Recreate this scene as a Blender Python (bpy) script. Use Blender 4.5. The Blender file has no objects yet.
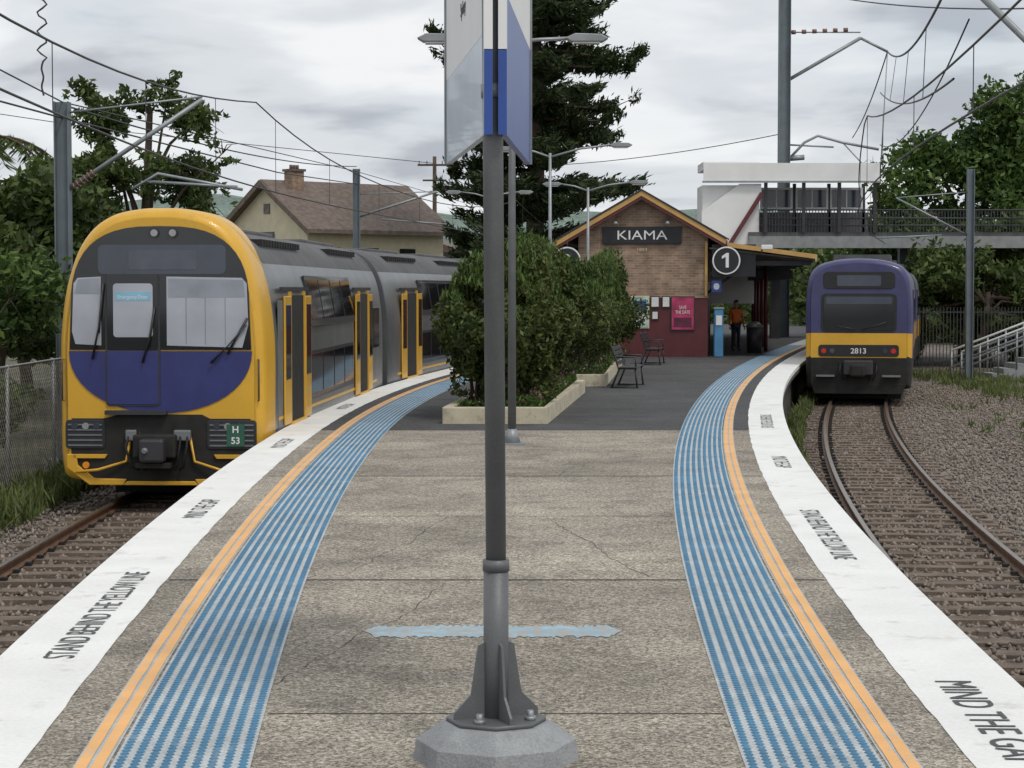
import bpy, math, random
import numpy as np
from mathutils import Vector, Matrix
random.seed(4); rng=np.random.default_rng(4)
S=bpy.context.scene
S.view_settings.view_transform='Standard'; S.view_settings.look='None'; S.view_settings.exposure=0
COL=S.collection
# ------------------------------------------------------------ materials
def newmat(name):
    m=bpy.data.materials.new(name); m.use_nodes=True
    nt=m.node_tree; return m,nt,nt.nodes['Principled BSDF']
def N(nt,t,**k):
    n=nt.nodes.new(t)
    for a,b in k.items(): setattr(n,a,b)
    return n
def M(name,col,rough=.6,metal=0,var=.15,scale=3,fine=0,bump=0,coat=0,spec=None,dirt=None):
    m,nt,b=newmat(name); L=nt.links
    b.inputs['Roughness'].default_value=rough; b.inputs['Metallic'].default_value=metal
    b.inputs['Coat Weight'].default_value=coat
    if spec is not None: b.inputs['Specular IOR Level'].default_value=spec
    tc=N(nt,'ShaderNodeTexCoord')
    n1=N(nt,'ShaderNodeTexNoise'); n1.inputs['Scale'].default_value=scale; n1.inputs['Detail'].default_value=4
    L.new(tc.outputs['Object'],n1.inputs['Vector'])
    mr=N(nt,'ShaderNodeMapRange'); mr.inputs['From Min'].default_value=.3; mr.inputs['From Max'].default_value=.7
    mr.inputs['To Min'].default_value=1-var; mr.inputs['To Max'].default_value=1+var
    L.new(n1.outputs['Fac'],mr.inputs['Value'])
    out=mr.outputs[0]
    if fine:
        n2=N(nt,'ShaderNodeTexNoise'); n2.inputs['Scale'].default_value=scale*25; n2.inputs['Detail'].default_value=3
        L.new(tc.outputs['Object'],n2.inputs['Vector'])
        m2=N(nt,'ShaderNodeMapRange'); m2.inputs['From Min'].default_value=.3; m2.inputs['From Max'].default_value=.7
        m2.inputs['To Min'].default_value=1-fine; m2.inputs['To Max'].default_value=1+fine
        L.new(n2.outputs['Fac'],m2.inputs['Value'])
        mu=N(nt,'ShaderNodeMath',operation='MULTIPLY'); L.new(out,mu.inputs[0]); L.new(m2.outputs[0],mu.inputs[1]); out=mu.outputs[0]
    vm=N(nt,'ShaderNodeVectorMath',operation='SCALE'); vm.inputs[0].default_value=col[:3]
    L.new(out,vm.inputs['Scale'])
    res=vm.outputs[0]
    if dirt:
        n3=N(nt,'ShaderNodeTexNoise'); n3.inputs['Scale'].default_value=dirt[2]; n3.inputs['Detail'].default_value=7; n3.inputs['Roughness'].default_value=.7
        L.new(tc.outputs['Object'],n3.inputs['Vector'])
        m3=N(nt,'ShaderNodeMapRange'); m3.inputs['From Min'].default_value=dirt[3]; m3.inputs['From Max'].default_value=dirt[3]+.15
        m3.inputs['To Max'].default_value=dirt[1]
        L.new(n3.outputs['Fac'],m3.inputs['Value'])
        mx=N(nt,'ShaderNodeMix',data_type='RGBA'); mx.inputs[7].default_value=(*dirt[0],1)
        L.new(m3.outputs[0],mx.inputs[0]); L.new(res,mx.inputs[6]); res=mx.outputs[2]
    L.new(res,b.inputs['Base Color'])
    if bump:
        bp=N(nt,'ShaderNodeBump'); bp.inputs['Strength'].default_value=bump; bp.inputs['Distance'].default_value=.02
        nb=N(nt,'ShaderNodeTexNoise'); nb.inputs['Scale'].default_value=scale*20; nb.inputs['Detail'].default_value=3
        L.new(tc.outputs['Object'],nb.inputs['Vector']); L.new(nb.outputs['Fac'],bp.inputs['Height']); L.new(bp.outputs[0],b.inputs['Normal'])
    return m
def leafmat(name,c1,c2,trans=.25):
    m,nt,b=newmat(name); L=nt.links
    g=N(nt,'ShaderNodeNewGeometry'); r=N(nt,'ShaderNodeMix',data_type='RGBA')
    tc=N(nt,'ShaderNodeTexCoord'); n=N(nt,'ShaderNodeTexNoise'); n.inputs['Scale'].default_value=.8; n.inputs['Detail'].default_value=1
    L.new(tc.outputs['Object'],n.inputs['Vector'])
    a=N(nt,'ShaderNodeMath',operation='ADD'); L.new(g.outputs['Random Per Island'],a.inputs[0]); L.new(n.outputs['Fac'],a.inputs[1])
    a2=N(nt,'ShaderNodeMapRange'); a2.inputs['From Min'].default_value=.35; a2.inputs['From Max'].default_value=1.4
    L.new(a.outputs[0],a2.inputs['Value'])
    r.inputs[6].default_value=(*c1,1); r.inputs[7].default_value=(*c2,1); L.new(a2.outputs[0],r.inputs[0])
    L.new(r.outputs[2],b.inputs['Base Color']); b.inputs['Roughness'].default_value=.55; b.inputs['Specular IOR Level'].default_value=.3
    t=N(nt,'ShaderNodeBsdfTranslucent'); L.new(r.outputs[2],t.inputs['Color'])
    mx=N(nt,'ShaderNodeMixShader'); mx.inputs[0].default_value=trans
    L.new(b.outputs[0],mx.inputs[1]); L.new(t.outputs[0],mx.inputs[2])
    L.new(mx.outputs[0],nt.nodes['Material Output'].inputs['Surface'])
    return m
def groundmat(name,c1,c2,c3,vscale,bump,big=.6,lo=.62,hi=1.25,stain=0):
    m,nt,b=newmat(name); L=nt.links
    tc=N(nt,'ShaderNodeTexCoord')
    v=N(nt,'ShaderNodeTexVoronoi'); v.inputs['Scale'].default_value=vscale; L.new(tc.outputs['Object'],v.inputs['Vector'])
    sp=N(nt,'ShaderNodeSeparateColor'); L.new(v.outputs['Color'],sp.inputs[0])
    cr=N(nt,'ShaderNodeValToRGB'); e=cr.color_ramp.elements
    e[0].position=.05; e[0].color=(*c1,1); e[1].position=1; e[1].color=(*c3,1); k=e.new(.5); k.color=(*c2,1)
    L.new(sp.outputs[0],cr.inputs[0])
    n=N(nt,'ShaderNodeTexNoise'); n.inputs['Scale'].default_value=big; n.inputs['Detail'].default_value=8; n.inputs['Roughness'].default_value=.65
    L.new(tc.outputs['Object'],n.inputs['Vector'])
    mr=N(nt,'ShaderNodeMapRange'); mr.inputs['From Min'].default_value=.3; mr.inputs['From Max'].default_value=.7; mr.inputs['To Min'].default_value=lo; mr.inputs['To Max'].default_value=hi
    L.new(n.outputs['Fac'],mr.inputs['Value'])
    n2=N(nt,'ShaderNodeTexNoise'); n2.inputs['Scale'].default_value=vscale*.33; n2.inputs['Detail'].default_value=4
    L.new(tc.outputs['Object'],n2.inputs['Vector'])
    mr2=N(nt,'ShaderNodeMapRange'); mr2.inputs['From Min'].default_value=.35; mr2.inputs['From Max'].default_value=.65; mr2.inputs['To Min'].default_value=.7; mr2.inputs['To Max'].default_value=1.3
    L.new(n2.outputs['Fac'],mr2.inputs['Value'])
    mu=N(nt,'ShaderNodeMath',operation='MULTIPLY'); L.new(mr.outputs[0],mu.inputs[0]); L.new(mr2.outputs[0],mu.inputs[1]); fo=mu.outputs[0]
    if stain:
        # blotchy wear: medium patches and small spots of grime / chewing gum
        for sc,p0,p1,dk in ((1.7,.50,.62,1-stain),(6.5,.60,.66,1-stain*.7),(.35,.45,.62,1-stain*.6)):
            n4=N(nt,'ShaderNodeTexNoise'); n4.inputs['Scale'].default_value=sc; n4.inputs['Detail'].default_value=6; n4.inputs['Roughness'].default_value=.7; n4.inputs['Distortion'].default_value=.4
            L.new(tc.outputs['Object'],n4.inputs['Vector'])
            m4=N(nt,'ShaderNodeMapRange'); m4.inputs['From Min'].default_value=p0; m4.inputs['From Max'].default_value=p1; m4.inputs['To Min'].default_value=1; m4.inputs['To Max'].default_value=dk
            L.new(n4.outputs['Fac'],m4.inputs['Value']); mm=N(nt,'ShaderNodeMath',operation='MULTIPLY'); L.new(fo,mm.inputs[0]); L.new(m4.outputs[0],mm.inputs[1]); fo=mm.outputs[0]
    vm=N(nt,'ShaderNodeVectorMath',operation='SCALE'); L.new(cr.outputs[0],vm.inputs[0]); L.new(fo,vm.inputs['Scale'])
    L.new(vm.outputs[0],b.inputs['Base Color']); b.inputs['Roughness'].default_value=.9
    bp=N(nt,'ShaderNodeBump'); bp.inputs['Strength'].default_value=bump; bp.inputs['Distance'].default_value=.02
    L.new(v.outputs['Distance'],bp.inputs['Height']); L.new(bp.outputs[0],b.inputs['Normal'])
    return m
def brickmat(name,c1,c2,mort,w=.24,h=.08):
    m,nt,b=newmat(name); L=nt.links
    tc=N(nt,'ShaderNodeTexCoord'); sx=N(nt,'ShaderNodeSeparateXYZ'); L.new(tc.outputs['Object'],sx.inputs[0])
    ad=N(nt,'ShaderNodeMath',operation='ADD'); L.new(sx.outputs[0],ad.inputs[0]); L.new(sx.outputs[1],ad.inputs[1])
    cb=N(nt,'ShaderNodeCombineXYZ'); L.new(ad.outputs[0],cb.inputs[0]); L.new(sx.outputs[2],cb.inputs[1])
    br=N(nt,'ShaderNodeTexBrick'); br.inputs['Scale'].default_value=1; br.inputs['Brick Width'].default_value=w; br.inputs['Row Height'].default_value=h
    br.inputs['Mortar Size'].default_value=.008; br.inputs['Color1'].default_value=(*c1,1); br.inputs['Color2'].default_value=(*c2,1); br.inputs['Mortar'].default_value=(*mort,1)
    L.new(cb.outputs[0],br.inputs['Vector'])
    n=N(nt,'ShaderNodeTexNoise'); n.inputs['Scale'].default_value=2.2; n.inputs['Detail'].default_value=8; L.new(tc.outputs['Object'],n.inputs['Vector'])
    mr=N(nt,'ShaderNodeMapRange'); mr.inputs['From Min'].default_value=.3; mr.inputs['From Max'].default_value=.7; mr.inputs['To Min'].default_value=.6; mr.inputs['To Max'].default_value=1.25
    L.new(n.outputs['Fac'],mr.inputs['Value'])
    vm=N(nt,'ShaderNodeVectorMath',operation='SCALE'); L.new(br.outputs['Color'],vm.inputs[0]); L.new(mr.outputs[0],vm.inputs['Scale'])
    L.new(vm.outputs[0],b.inputs['Base Color']); b.inputs['Roughness'].default_value=.85
    return m
concs=[groundmat('aggregate_concrete',tuple(a*t for a in (.16,.138,.108)),tuple(a*t for a in (.37,.325,.265)),tuple(a*t for a in (.60,.545,.46)),80,.5,.5,.62,1.2,stain=.26) for t in (1,.90,1.06)]
m_asph=groundmat('asphalt',(.045,.045,.048),(.075,.075,.078),(.13,.13,.13),90,.4,.35,stain=.2)
m_ball=groundmat('ballast',(.07,.055,.045),(.17,.14,.118),(.32,.28,.24),17,1,.5)
m_soil=groundmat('ground_soil',(.05,.05,.03),(.09,.09,.05),(.14,.13,.08),6,.6,.15)
m_white=M('white_paint',(.8,.8,.78),.6,var=.06,scale=1.5,fine=.05,dirt=((.42,.39,.35),.6,2.6,.56),bump=.1)
m_black=M('black_paint',(.02,.02,.022),.45)
m_textp=M('road_text',(.06,.06,.065),.7,var=.3,scale=20,dirt=((.5,.5,.48),.6,35,.55))
m_blue=M('tactile_blue',(.05,.175,.30),.6,var=.2,scale=1.2,fine=.15,dirt=((.28,.32,.34),.65,4,.55))
m_tbase=M('tactile_base',(.42,.45,.46),.8,var=.15,scale=2,fine=.2,dirt=((.25,.24,.22),.6,3,.55))
m_orange=M('orange_line',(.78,.42,.15),.6,var=.1,scale=2,dirt=((.5,.43,.34),.75,7,.54))
m_joint=M('joint',(.04,.037,.032),.9)
m_wall=M('platform_wall',(.09,.08,.07),.9,var=.4,scale=2,fine=.3,bump=.4)
m_rail=M('rail_steel',(.17,.095,.06),.6,.3,var=.3,scale=6)
m_railtop=M('rail_top',(.38,.34,.31),.3,.9,var=.1)
m_sleep=M('sleeper',(.15,.115,.09),.9,var=.4,scale=2.5,fine=.3,bump=.4)
m_pole=M('pole_grey',(.13,.135,.14),.5,.2,var=.12,scale=5,fine=.08,bump=.1,dirt=((.25,.2,.15),.5,9,.62))
m_galv=M('galvanised',(.3,.32,.33),.5,.5,var=.15,scale=4)
m_mound=M('mound_grey',(.27,.28,.29),.7,var=.2,scale=4,fine=.15,bump=.3,dirt=((.14,.13,.12),.6,6,.54))
m_darkst=M('dark_steel',(.05,.05,.055),.5,.3)
m_ty=M('train_yellow',(.70,.39,.035),.42,var=.07,scale=1.5,coat=.2,fine=.04,dirt=((.36,.24,.08),.5,3,.57))
m_tblue=M('train_blue',(.032,.038,.16),.38,var=.12,coat=.25)
m_tpurple=M('train_purple',(.05,.05,.14),.4,var=.12,coat=.25)
m_tdark=M('train_dark',(.03,.032,.036),.35,var=.2,coat=.3)
m_tgrey=M('train_grey',(.2,.21,.22),.45,.3,var=.12)
m_tsilver=M('train_silver',(.30,.31,.32),.38,.8,var=.12,scale=1.2,fine=.05,dirt=((.15,.13,.11),.4,3,.55))
m_roofd=M('train_roof',(.10,.10,.105),.7,var=.25,scale=2,fine=.1)
m_under=M('underframe',(.018,.017,.016),.8,var=.4,scale=4)
m_glass=M('dark_glass',(.012,.014,.017),.06,var=.1,spec=.7)
m_blind=M('window_blind',(.40,.42,.47),.25,var=.14,scale=1.2,coat=1)
m_disp=M('display_glass',(.05,.06,.085),.08,var=.1,spec=.7)
m_lens=M('lamp_lens',(.6,.6,.58),.15,coat=1)
m_red=M('red_lens',(.6,.03,.02),.2)
m_amb=M('amber_lens',(.8,.3,.03),.2)
m_wtext=M('sign_white',(.8,.8,.8),.5,var=.03)
m_signblue=M('sign_blue',(.03,.08,.32),.35,var=.06)
m_signpale=M('sign_pale',(.50,.57,.66),.4,var=.08,coat=.2)
m_brick=brickmat('brick',(.26,.16,.105),(.38,.255,.17),(.36,.31,.26))
m_maroon=M('maroon_paint',(.11,.024,.028),.5,var=.15)
m_ochre=M('ochre_trim',(.56,.34,.11),.5,var=.12)
m_cream=M('cream_wall',(.66,.59,.42),.8,var=.08)
m_tile=M('roof_tile',(.15,.115,.095),.8,var=.3,scale=4,fine=.3)
m_tin=M('roof_tin',(.22,.2,.19),.6,.1,var=.2)
m_soffit=M('soffit',(.12,.11,.09),.8)
m_bridgew=M('bridge_white',(.78,.78,.77),.55,var=.06,scale=1)
m_wood=M('fence_timber',(.17,.155,.14),.9,var=.35,scale=3,fine=.3)
m_bark=M('bark',(.10,.075,.055),.95,var=.3,scale=4,bump=.5)
m_kerb=M('planter_cream',(.52,.47,.35),.85,var=.15,scale=3,fine=.12,dirt=((.17,.15,.11),.7,5,.54))
m_leafh=leafmat('hedge_leaf',(.018,.036,.011),(.12,.15,.04))
m_leaft=leafmat('tree_leaf',(.020,.042,.012),(.10,.14,.035))
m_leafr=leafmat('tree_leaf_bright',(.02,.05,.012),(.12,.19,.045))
m_leafp=leafmat('pine_needles',(.014,.030,.012),(.065,.09,.033))
m_grass=leafmat('grass_blades',(.05,.08,.02),(.17,.2,.07))
m_flower=leafmat('flower_petals',(.4,.05,.2),(.6,.3,.45))
m_bluepatch=M('blue_paint_patch',(.27,.44,.56),.7,var=.2,scale=3,dirt=((.36,.33,.28),.97,11,.42))
# ------------------------------------------------------------ mesh helpers
def link(o,parent=None):
    COL.objects.link(o)
    if parent: o.parent=parent
    return o
def empty(name,loc=(0,0,0),rz=0):
    e=bpy.data.objects.new(name,None); e.empty_display_size=.2; e.location=loc; e.rotation_euler=(0,0,rz); return link(e)
def mesh(name,v,f,mat,parent=None,smooth=False,mats=None,mi=None):
    me=bpy.data.meshes.new(name); me.from_pydata([tuple(p) for p in v],[],f)
    for m in (mats or [mat]): me.materials.append(m)
    if mi: me.polygons.foreach_set('material_index',mi)
    if smooth: me.polygons.foreach_set('use_smooth',[True]*len(f))
    me.update(); o=bpy.data.objects.new(name,me); return link(o,parent)
def box(name,c,s,mat,parent=None,rot=(0,0,0),bev=0):
    x,y,z=s[0]/2,s[1]/2,s[2]/2
    v=[(a*x,b*y,d*z) for a in(-1,1) for b in(-1,1) for d in(-1,1)]
    f=[(0,1,3,2),(4,6,7,5),(0,4,5,1),(2,3,7,6),(0,2,6,4),(1,5,7,3)]
    o=mesh(name,v,f,mat,parent); o.location=c; o.rotation_euler=rot
    if bev:
        md=o.modifiers.new('b','BEVEL'); md.width=bev; md.segments=2
    return o
def boxes(name,lst,mat,parent=None):
    V=[];F=[]
    for c,s in lst:
        x,y,z=s[0]/2,s[1]/2,s[2]/2; n=len(V)
        V+=[(c[0]+a*x,c[1]+b*y,c[2]+d*z) for a in(-1,1) for b in(-1,1) for d in(-1,1)]
        F+=[tuple(n+i for i in q) for q in [(0,1,3,2),(4,6,7,5),(0,4,5,1),(2,3,7,6),(0,2,6,4),(1,5,7,3)]]
    return mesh(name,V,F,mat,parent)
def tube(name,pts,rad,mat,parent=None,n=10,cap=True):
    pts=[Vector(p) for p in pts]
    if not isinstance(rad,(list,tuple)): rad=[rad]*len(pts)
    V=[];F=[]
    for i,p in enumerate(pts):
        d=(pts[min(i+1,len(pts)-1)]-pts[max(i-1,0)]).normalized()
        u=d.orthogonal().normalized() if i==0 else (u-d*u.dot(d)).normalized()
        w=d.cross(u)
        for k in range(n):
            a=2*math.pi*k/n; V.append(p+(u*math.cos(a)+w*math.sin(a))*rad[i])
    for i in range(len(pts)-1):
        for k in range(n):
            a=i*n+k;b=i*n+(k+1)%n; F.append((a,b,b+n,a+n))
    if cap: F.append(tuple(range(n))[::-1]); F.append(tuple(range((len(pts)-1)*n,len(pts)*n)))
    o=mesh(name,V,F,mat,parent)
    o.data.polygons.foreach_set('use_smooth',[len(f)==4 for f in F]); return o
def prism(name,pts,y0,y1,mat,parent=None,bev=0):
    n=len(pts); V=[(p[0],y0,p[1]) for p in pts]+[(p[0],y1,p[1]) for p in pts]
    F=[tuple(range(n)),tuple(range(2*n-1,n-1,-1))]+[(i,i+n,(i+1)%n+n,(i+1)%n) for i in range(n)]
    o=mesh(name,V,F,mat,parent)
    if bev:
        md=o.modifiers.new('b','BEVEL'); md.width=bev; md.segments=2; md.limit_method='ANGLE'
    return o
def rrect(x0,x1,z0,z1,r,seg=4):
    P=[]
    for cx,cz,a0 in ((x1-r,z1-r,0),(x0+r,z1-r,90),(x0+r,z0+r,180),(x1-r,z0+r,270)):
        for k in range(seg+1):
            a=math.radians(a0+90*k/seg); P.append((cx+r*math.cos(a),cz+r*math.sin(a)))
    return P
def wire(name,pts,r,mat,parent=None):
    cu=bpy.data.curves.new(name,'CURVE'); cu.dimensions='3D'; cu.bevel_depth=r; cu.bevel_resolution=1
    sp=cu.splines.new('POLY'); sp.points.add(len(pts)-1)
    for i,p in enumerate(pts): sp.points[i].co=(*p,1)
    cu.materials.append(mat); return link(bpy.data.objects.new(name,cu),parent)
def text(name,body,loc,rot,mat,parent=None,w=None,h=None,align='CENTER',ext=.002,bold=0):
    cu=bpy.data.curves.new(name,'FONT'); cu.body=body; cu.size=1; cu.align_x=align; cu.extrude=ext; cu.offset=bold
    cu.materials.append(mat); o=bpy.data.objects.new(name,cu); link(o,parent)
    bpy.context.view_layer.update(); d=o.dimensions
    sy=(h/d.y) if h else 1; sx=(w/d.x) if w else sy
    o.scale=(sx,sy,1); o.location=loc; o.rotation_euler=rot; return o
def fastmesh(name,V,nv,mat,parent=None):
    Nn=V.shape[0]; me=bpy.data.meshes.new(name)
    me.vertices.add(Nn*nv); me.vertices.foreach_set('co',V.reshape(-1).astype(np.float32))
    me.loops.add(Nn*nv); me.loops.foreach_set('vertex_index',np.arange(Nn*nv,dtype=np.int32))
    me.polygons.add(Nn); me.polygons.foreach_set('loop_start',np.arange(0,Nn*nv,nv,dtype=np.int32))
    me.materials.append(mat); me.update(calc_edges=True)
    return link(bpy.data.objects.new(name,me),parent)
def leaves(name,P,L,W,mat,parent=None,tang=None,jit=1.0):
    P=np.asarray(P); n=len(P)
    t=rng.normal(size=(n,3))
    if tang is not None: t=np.asarray(tang)+t*.35*jit
    t/=np.linalg.norm(t,axis=1)[:,None]
    b=np.cross(t,rng.normal(size=(n,3))); b/=np.linalg.norm(b,axis=1)[:,None]
    s=rng.uniform(.6,1.3,(n,1)); t=t*L*s; b=b*W*s
    V=np.stack([P-t,P+b,P+t,P-b],1)
    return fastmesh(name,V,4,mat,parent)
def stones(name,P,r,mat):
    n=len(P); oct_=np.array([(1,0,0),(-1,0,0),(0,1,0),(0,-1,0),(0,0,1),(0,0,-1)],float)
    F=np.array([(0,2,4),(2,1,4),(1,3,4),(3,0,4),(2,0,5),(1,2,5),(3,1,5),(0,3,5)])
    sc=r*rng.uniform(.5,1.4,(n,1,3)); v=oct_[None]*sc+rng.normal(size=(n,6,3))*r*.2
    a=rng.uniform(0,6.28,n); c,s=np.cos(a)[:,None],np.sin(a)[:,None]
    x=v[:,:,0]*c-v[:,:,1]*s; y=v[:,:,0]*s+v[:,:,1]*c; v=np.stack([x,y,v[:,:,2]],2)+P[:,None]
    me=bpy.data.meshes.new(name); me.vertices.add(n*6); me.vertices.foreach_set('co',v.reshape(-1).astype(np.float32))
    idx=(F[None]+np.arange(n)[:,None,None]*6).reshape(-1).astype(np.int32)
    me.loops.add(len(idx)); me.loops.foreach_set('vertex_index',idx)
    me.polygons.add(n*8); me.polygons.foreach_set('loop_start',np.arange(0,n*24,3,dtype=np.int32))
    me.materials.append(mat); me.update(calc_edges=True); return link(bpy.data.objects.new(name,me))
def blob(c,r,n,gap=.0,k=2.2,shell=.35):
    d=rng.normal(size=(n,3)); d/=np.linalg.norm(d,axis=1)[:,None]
    rr=rng.random((n,1))**shell
    p=d*rr
    w=1+.18*np.sin(d[:,:1]*5+c[0]*3)+.15*np.sin(d[:,1:2]*7+c[1])+.15*np.sin(d[:,2:]*6+c[2]*5)
    p=np.array(c)+p*w*np.array(r)
    nz=np.sin(p[:,0]*k)+np.sin(p[:,1]*k*1.1+1)+np.sin(p[:,2]*k*1.3+2)+.8*np.sin((p[:,0]+p[:,2])*k*2.3)+.8*np.sin((p[:,1]-p[:,2])*k*2.1)
    return p[nz>gap-1.2]
# ------------------------------------------------------------ platform geometry
def Le(y):
    d=y-29
    if y<29: return -3.48+.0017*d*d
    if y<50: return -3.48+.0031*d*d
    return -2.113+.130*(y-50)
_pr=np.polyfit([-6,5,10.6,14.5,20,30,44,55.6,64.5,80,100],[2.62,2.64,2.72,2.87,3.25,4.12,6.0,8.05,9.75,13.0,17.6],4)
def Re(y): return float(np.polyval(_pr,y))
def ep(side,y,o):
    f=Le if side=='L' else Re
    s=(f(y+.2)-f(y-.2))/.4; q=math.hypot(1,s)
    if side=='L': return (f(y)+o/q, y-o*s/q)
    return (f(y)-o/q, y+o*s/q)
def hd(side,y):
    f=Le if side=='L' else Re
    return math.atan((f(y+.2)-f(y-.2))/.4)
def strip(name,side,o0,o1,z,y0,y1,mat,parent=None,z1=None,step=.5,wob=0):
    V=[];F=[];n=int((y1-y0)/step)+1
    for i in range(n):
        y=y0+(y1-y0)*i/(n-1); a=ep(side,y,o0); b=ep(side,y,o1+(random.uniform(-wob,wob) if wob else 0)); V+=[(*a,z),(*b,z if z1 is None else z1)]
    for i in range(n-1): F.append((2*i,2*i+1,2*i+3,2*i+2))
    return mesh(name,V,F,mat,parent)
plat=empty('station_platform')
def fill(name,y0,y1,mat):
    V=[];F=[];n=max(int(y1-y0)*2+1,4)
    for i in range(n):
        y=y0+(y1-y0)*i/(n-1)
        a,b=Le(y),Re(y)
        for k in range(9): V.append((a+(b-a)*k/8,y,0))
    for i in range(n-1):
        for k in range(8): q=i*9+k; F.append((q,q+1,q+10,q+9))
    return mesh(name,V,F,mat,plat)
JY=(9.9,14.5,18.6,22.6,26.3,29.97)
yy0=-6
for i,j in enumerate((9.9,14.5,18.6,22.6,26.3,30.0)):
    fill('concrete_slab',yy0,j,concs[(0,1,0,2,1,0)[i]]); yy0=j
fill('asphalt_surface',30,120,m_asph)
for s in 'LR':
    strip('white_edge',s,0,.6,.004,-6,118,m_white,plat,step=.25,wob=.006)
    strip('line_ground',s,.835,.985,.004,-6,118,m_tbase,plat)
    strip('orange_outer',s,.845,.90,.008,-6,118,m_orange,plat,step=.25,wob=.003)
    strip('orange_inner',s,.918,.973,.008,-6,118,m_orange,plat,step=.25,wob=.003)
    strip('tactile_base',s,1.0,1.62,.004,-6,90,m_tbase,plat)
    strip('coping_face',s,0,0,0,-6,118,m_white,plat,z1=-.09)
    strip('coping_lower',s,0.01,0.01,-.09,-6,118,m_wall,plat,z1=-.2)
    strip('coping_under',s,0.01,.25,-.2,-6,118,m_wall,plat)
    strip('platform_side',s,.25,.25,-.2,-6,118,m_wall,plat,z1=-1.4)
def studs(side):
    pos=[];y=4.0
    while y<75:
        for k in range(9): pos.append((*ep(side,y+(.0 if k%2 else .028),1.035+k*.0688),hd(side,y)))
        y+=.06 if y<30 else .09
    pos=np.array(pos); n=len(pos)
    a=np.linspace(0,2*np.pi,7)[:-1]
    def ring(rx,ry,z): return np.stack([np.cos(a)*rx,np.sin(a)*ry,np.full(6,z)],1)
    v=np.concatenate([ring(.0225,.026,.0045),ring(.018,.021,.0095)])
    far=(pos[:,1]>30)[:,None]; 
    vx=np.repeat(v[None,:,0],n,0); vy=np.repeat(v[None,:,1],n,0)*np.where(far,1.6,1); vz=np.repeat(v[None,:,2],n,0)
    c,s=np.cos(-pos[:,2])[:,None],np.sin(-pos[:,2])[:,None]
    X=vx*c-vy*s+pos[:,:1]; Y=vx*s+vy*c+pos[:,1:2]
    V=np.stack([X,Y,vz],2).reshape(-1,3)
    q=[(i,(i+1)%6,6+(i+1)%6,6+i) for i in range(6)]
    I=np.arange(n)*12
    quads=(np.array(q)[None]+I[:,None,None]).reshape(-1)
    hexs=(np.arange(6,12)[None]+I[:,None]).reshape(-1)
    me=bpy.data.meshes.new('tactile_studs'); me.vertices.add(n*12); me.vertices.foreach_set('co',V.reshape(-1).astype(np.float32))
    li=np.concatenate([quads,hexs]).astype(np.int32); me.loops.add(len(li)); me.loops.foreach_set('vertex_index',li)
    ls=np.concatenate([np.arange(0,len(quads),4),len(quads)+np.arange(0,len(hexs),6)]).astype(np.int32)
    me.polygons.add(len(ls)); me.polygons.foreach_set('loop_start',ls); me.materials.append(m_blue); me.update(calc_edges=True)
    link(bpy.data.objects.new('tactile_studs',me),plat)
studs('L'); studs('R')
for yj in JY:
    wj=.02 if yj in (14.5,29.97,22.6) else .007
    a0=.62 if wj>.01 else 1.64
    mesh('expansion_joint',[(Le(yj)+a0,yj-wj,.0025),(Re(yj)-a0,yj-wj,.0025),(Re(yj)-a0,yj+wj,.0025),(Le(yj)+a0,yj+wj,.0025)],[(0,1,2,3)],m_joint,plat)
# hairline cracks
def crack(x,y,dx,dy,n):
    V=[];F=[]
    for i in range(n):
        x+=dx+random.uniform(-.03,.03); y+=dy+random.uniform(-.05,.05); w=.0035*random.uniform(.4,1.2); V+=[(x-w,y-w,.0022),(x+w,y+w,.0022)]
    mesh('crack',V,[(2*i,2*i+1,2*i+3,2*i+2) for i in range(n-1)],m_joint,plat)
crack(1.05,14.5,-.02,.12,30); crack(-1.4,9.9,.03,.13,32); crack(.5,22.6,.03,.13,27); crack(-.6,18.6,-.02,-.13,28)
# worn painted patch
V=[];n=90
for i in range(n+1):
    x=-.92+1.6*i/n; f=min(1,min(i,n-i)/5); V+= [(x,12.31-(.2+random.uniform(-.03,.06))*f,.004),(x,12.31+(.2+random.uniform(-.07,.04))*f,.004)]
mesh('painted_patch',V,[(2*i,2*i+2,2*i+3,2*i+1) for i in range(n)],m_bluepatch,plat)
def etext(body,side,y,o,length,h=.19):
    x,yy=ep(side,y,o); r=math.pi/2-hd(side,y) if side=='L' else -math.pi/2-hd(side,y)
    text('edge_lettering',body,(x,yy,.0085),(0,0,r),m_textp,plat,w=length,h=h,ext=0,bold=.0)
etext('STAND BEHIND THE YELLOW LINE','L',13.1,.44,3.5,.18)
etext('MIND THE GAP','L',19.2,.42,1.6)
etext('STAND BEHIND THE YELLOW LINE','R',17.3,.42,3.5,.18)
etext('MIND THE GAP','R',9.75,.44,1.9,.2)
etext('MIND THE GAP','R',24.4,.4,1.6); etext('MIND THE GAP','L',27.4,.42,1.6)
etext('STAND BEHIND THE YELLOW LINE','R',32,.4,3.2); etext('MIND THE GAP','L',36,.42,1.6)
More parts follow.
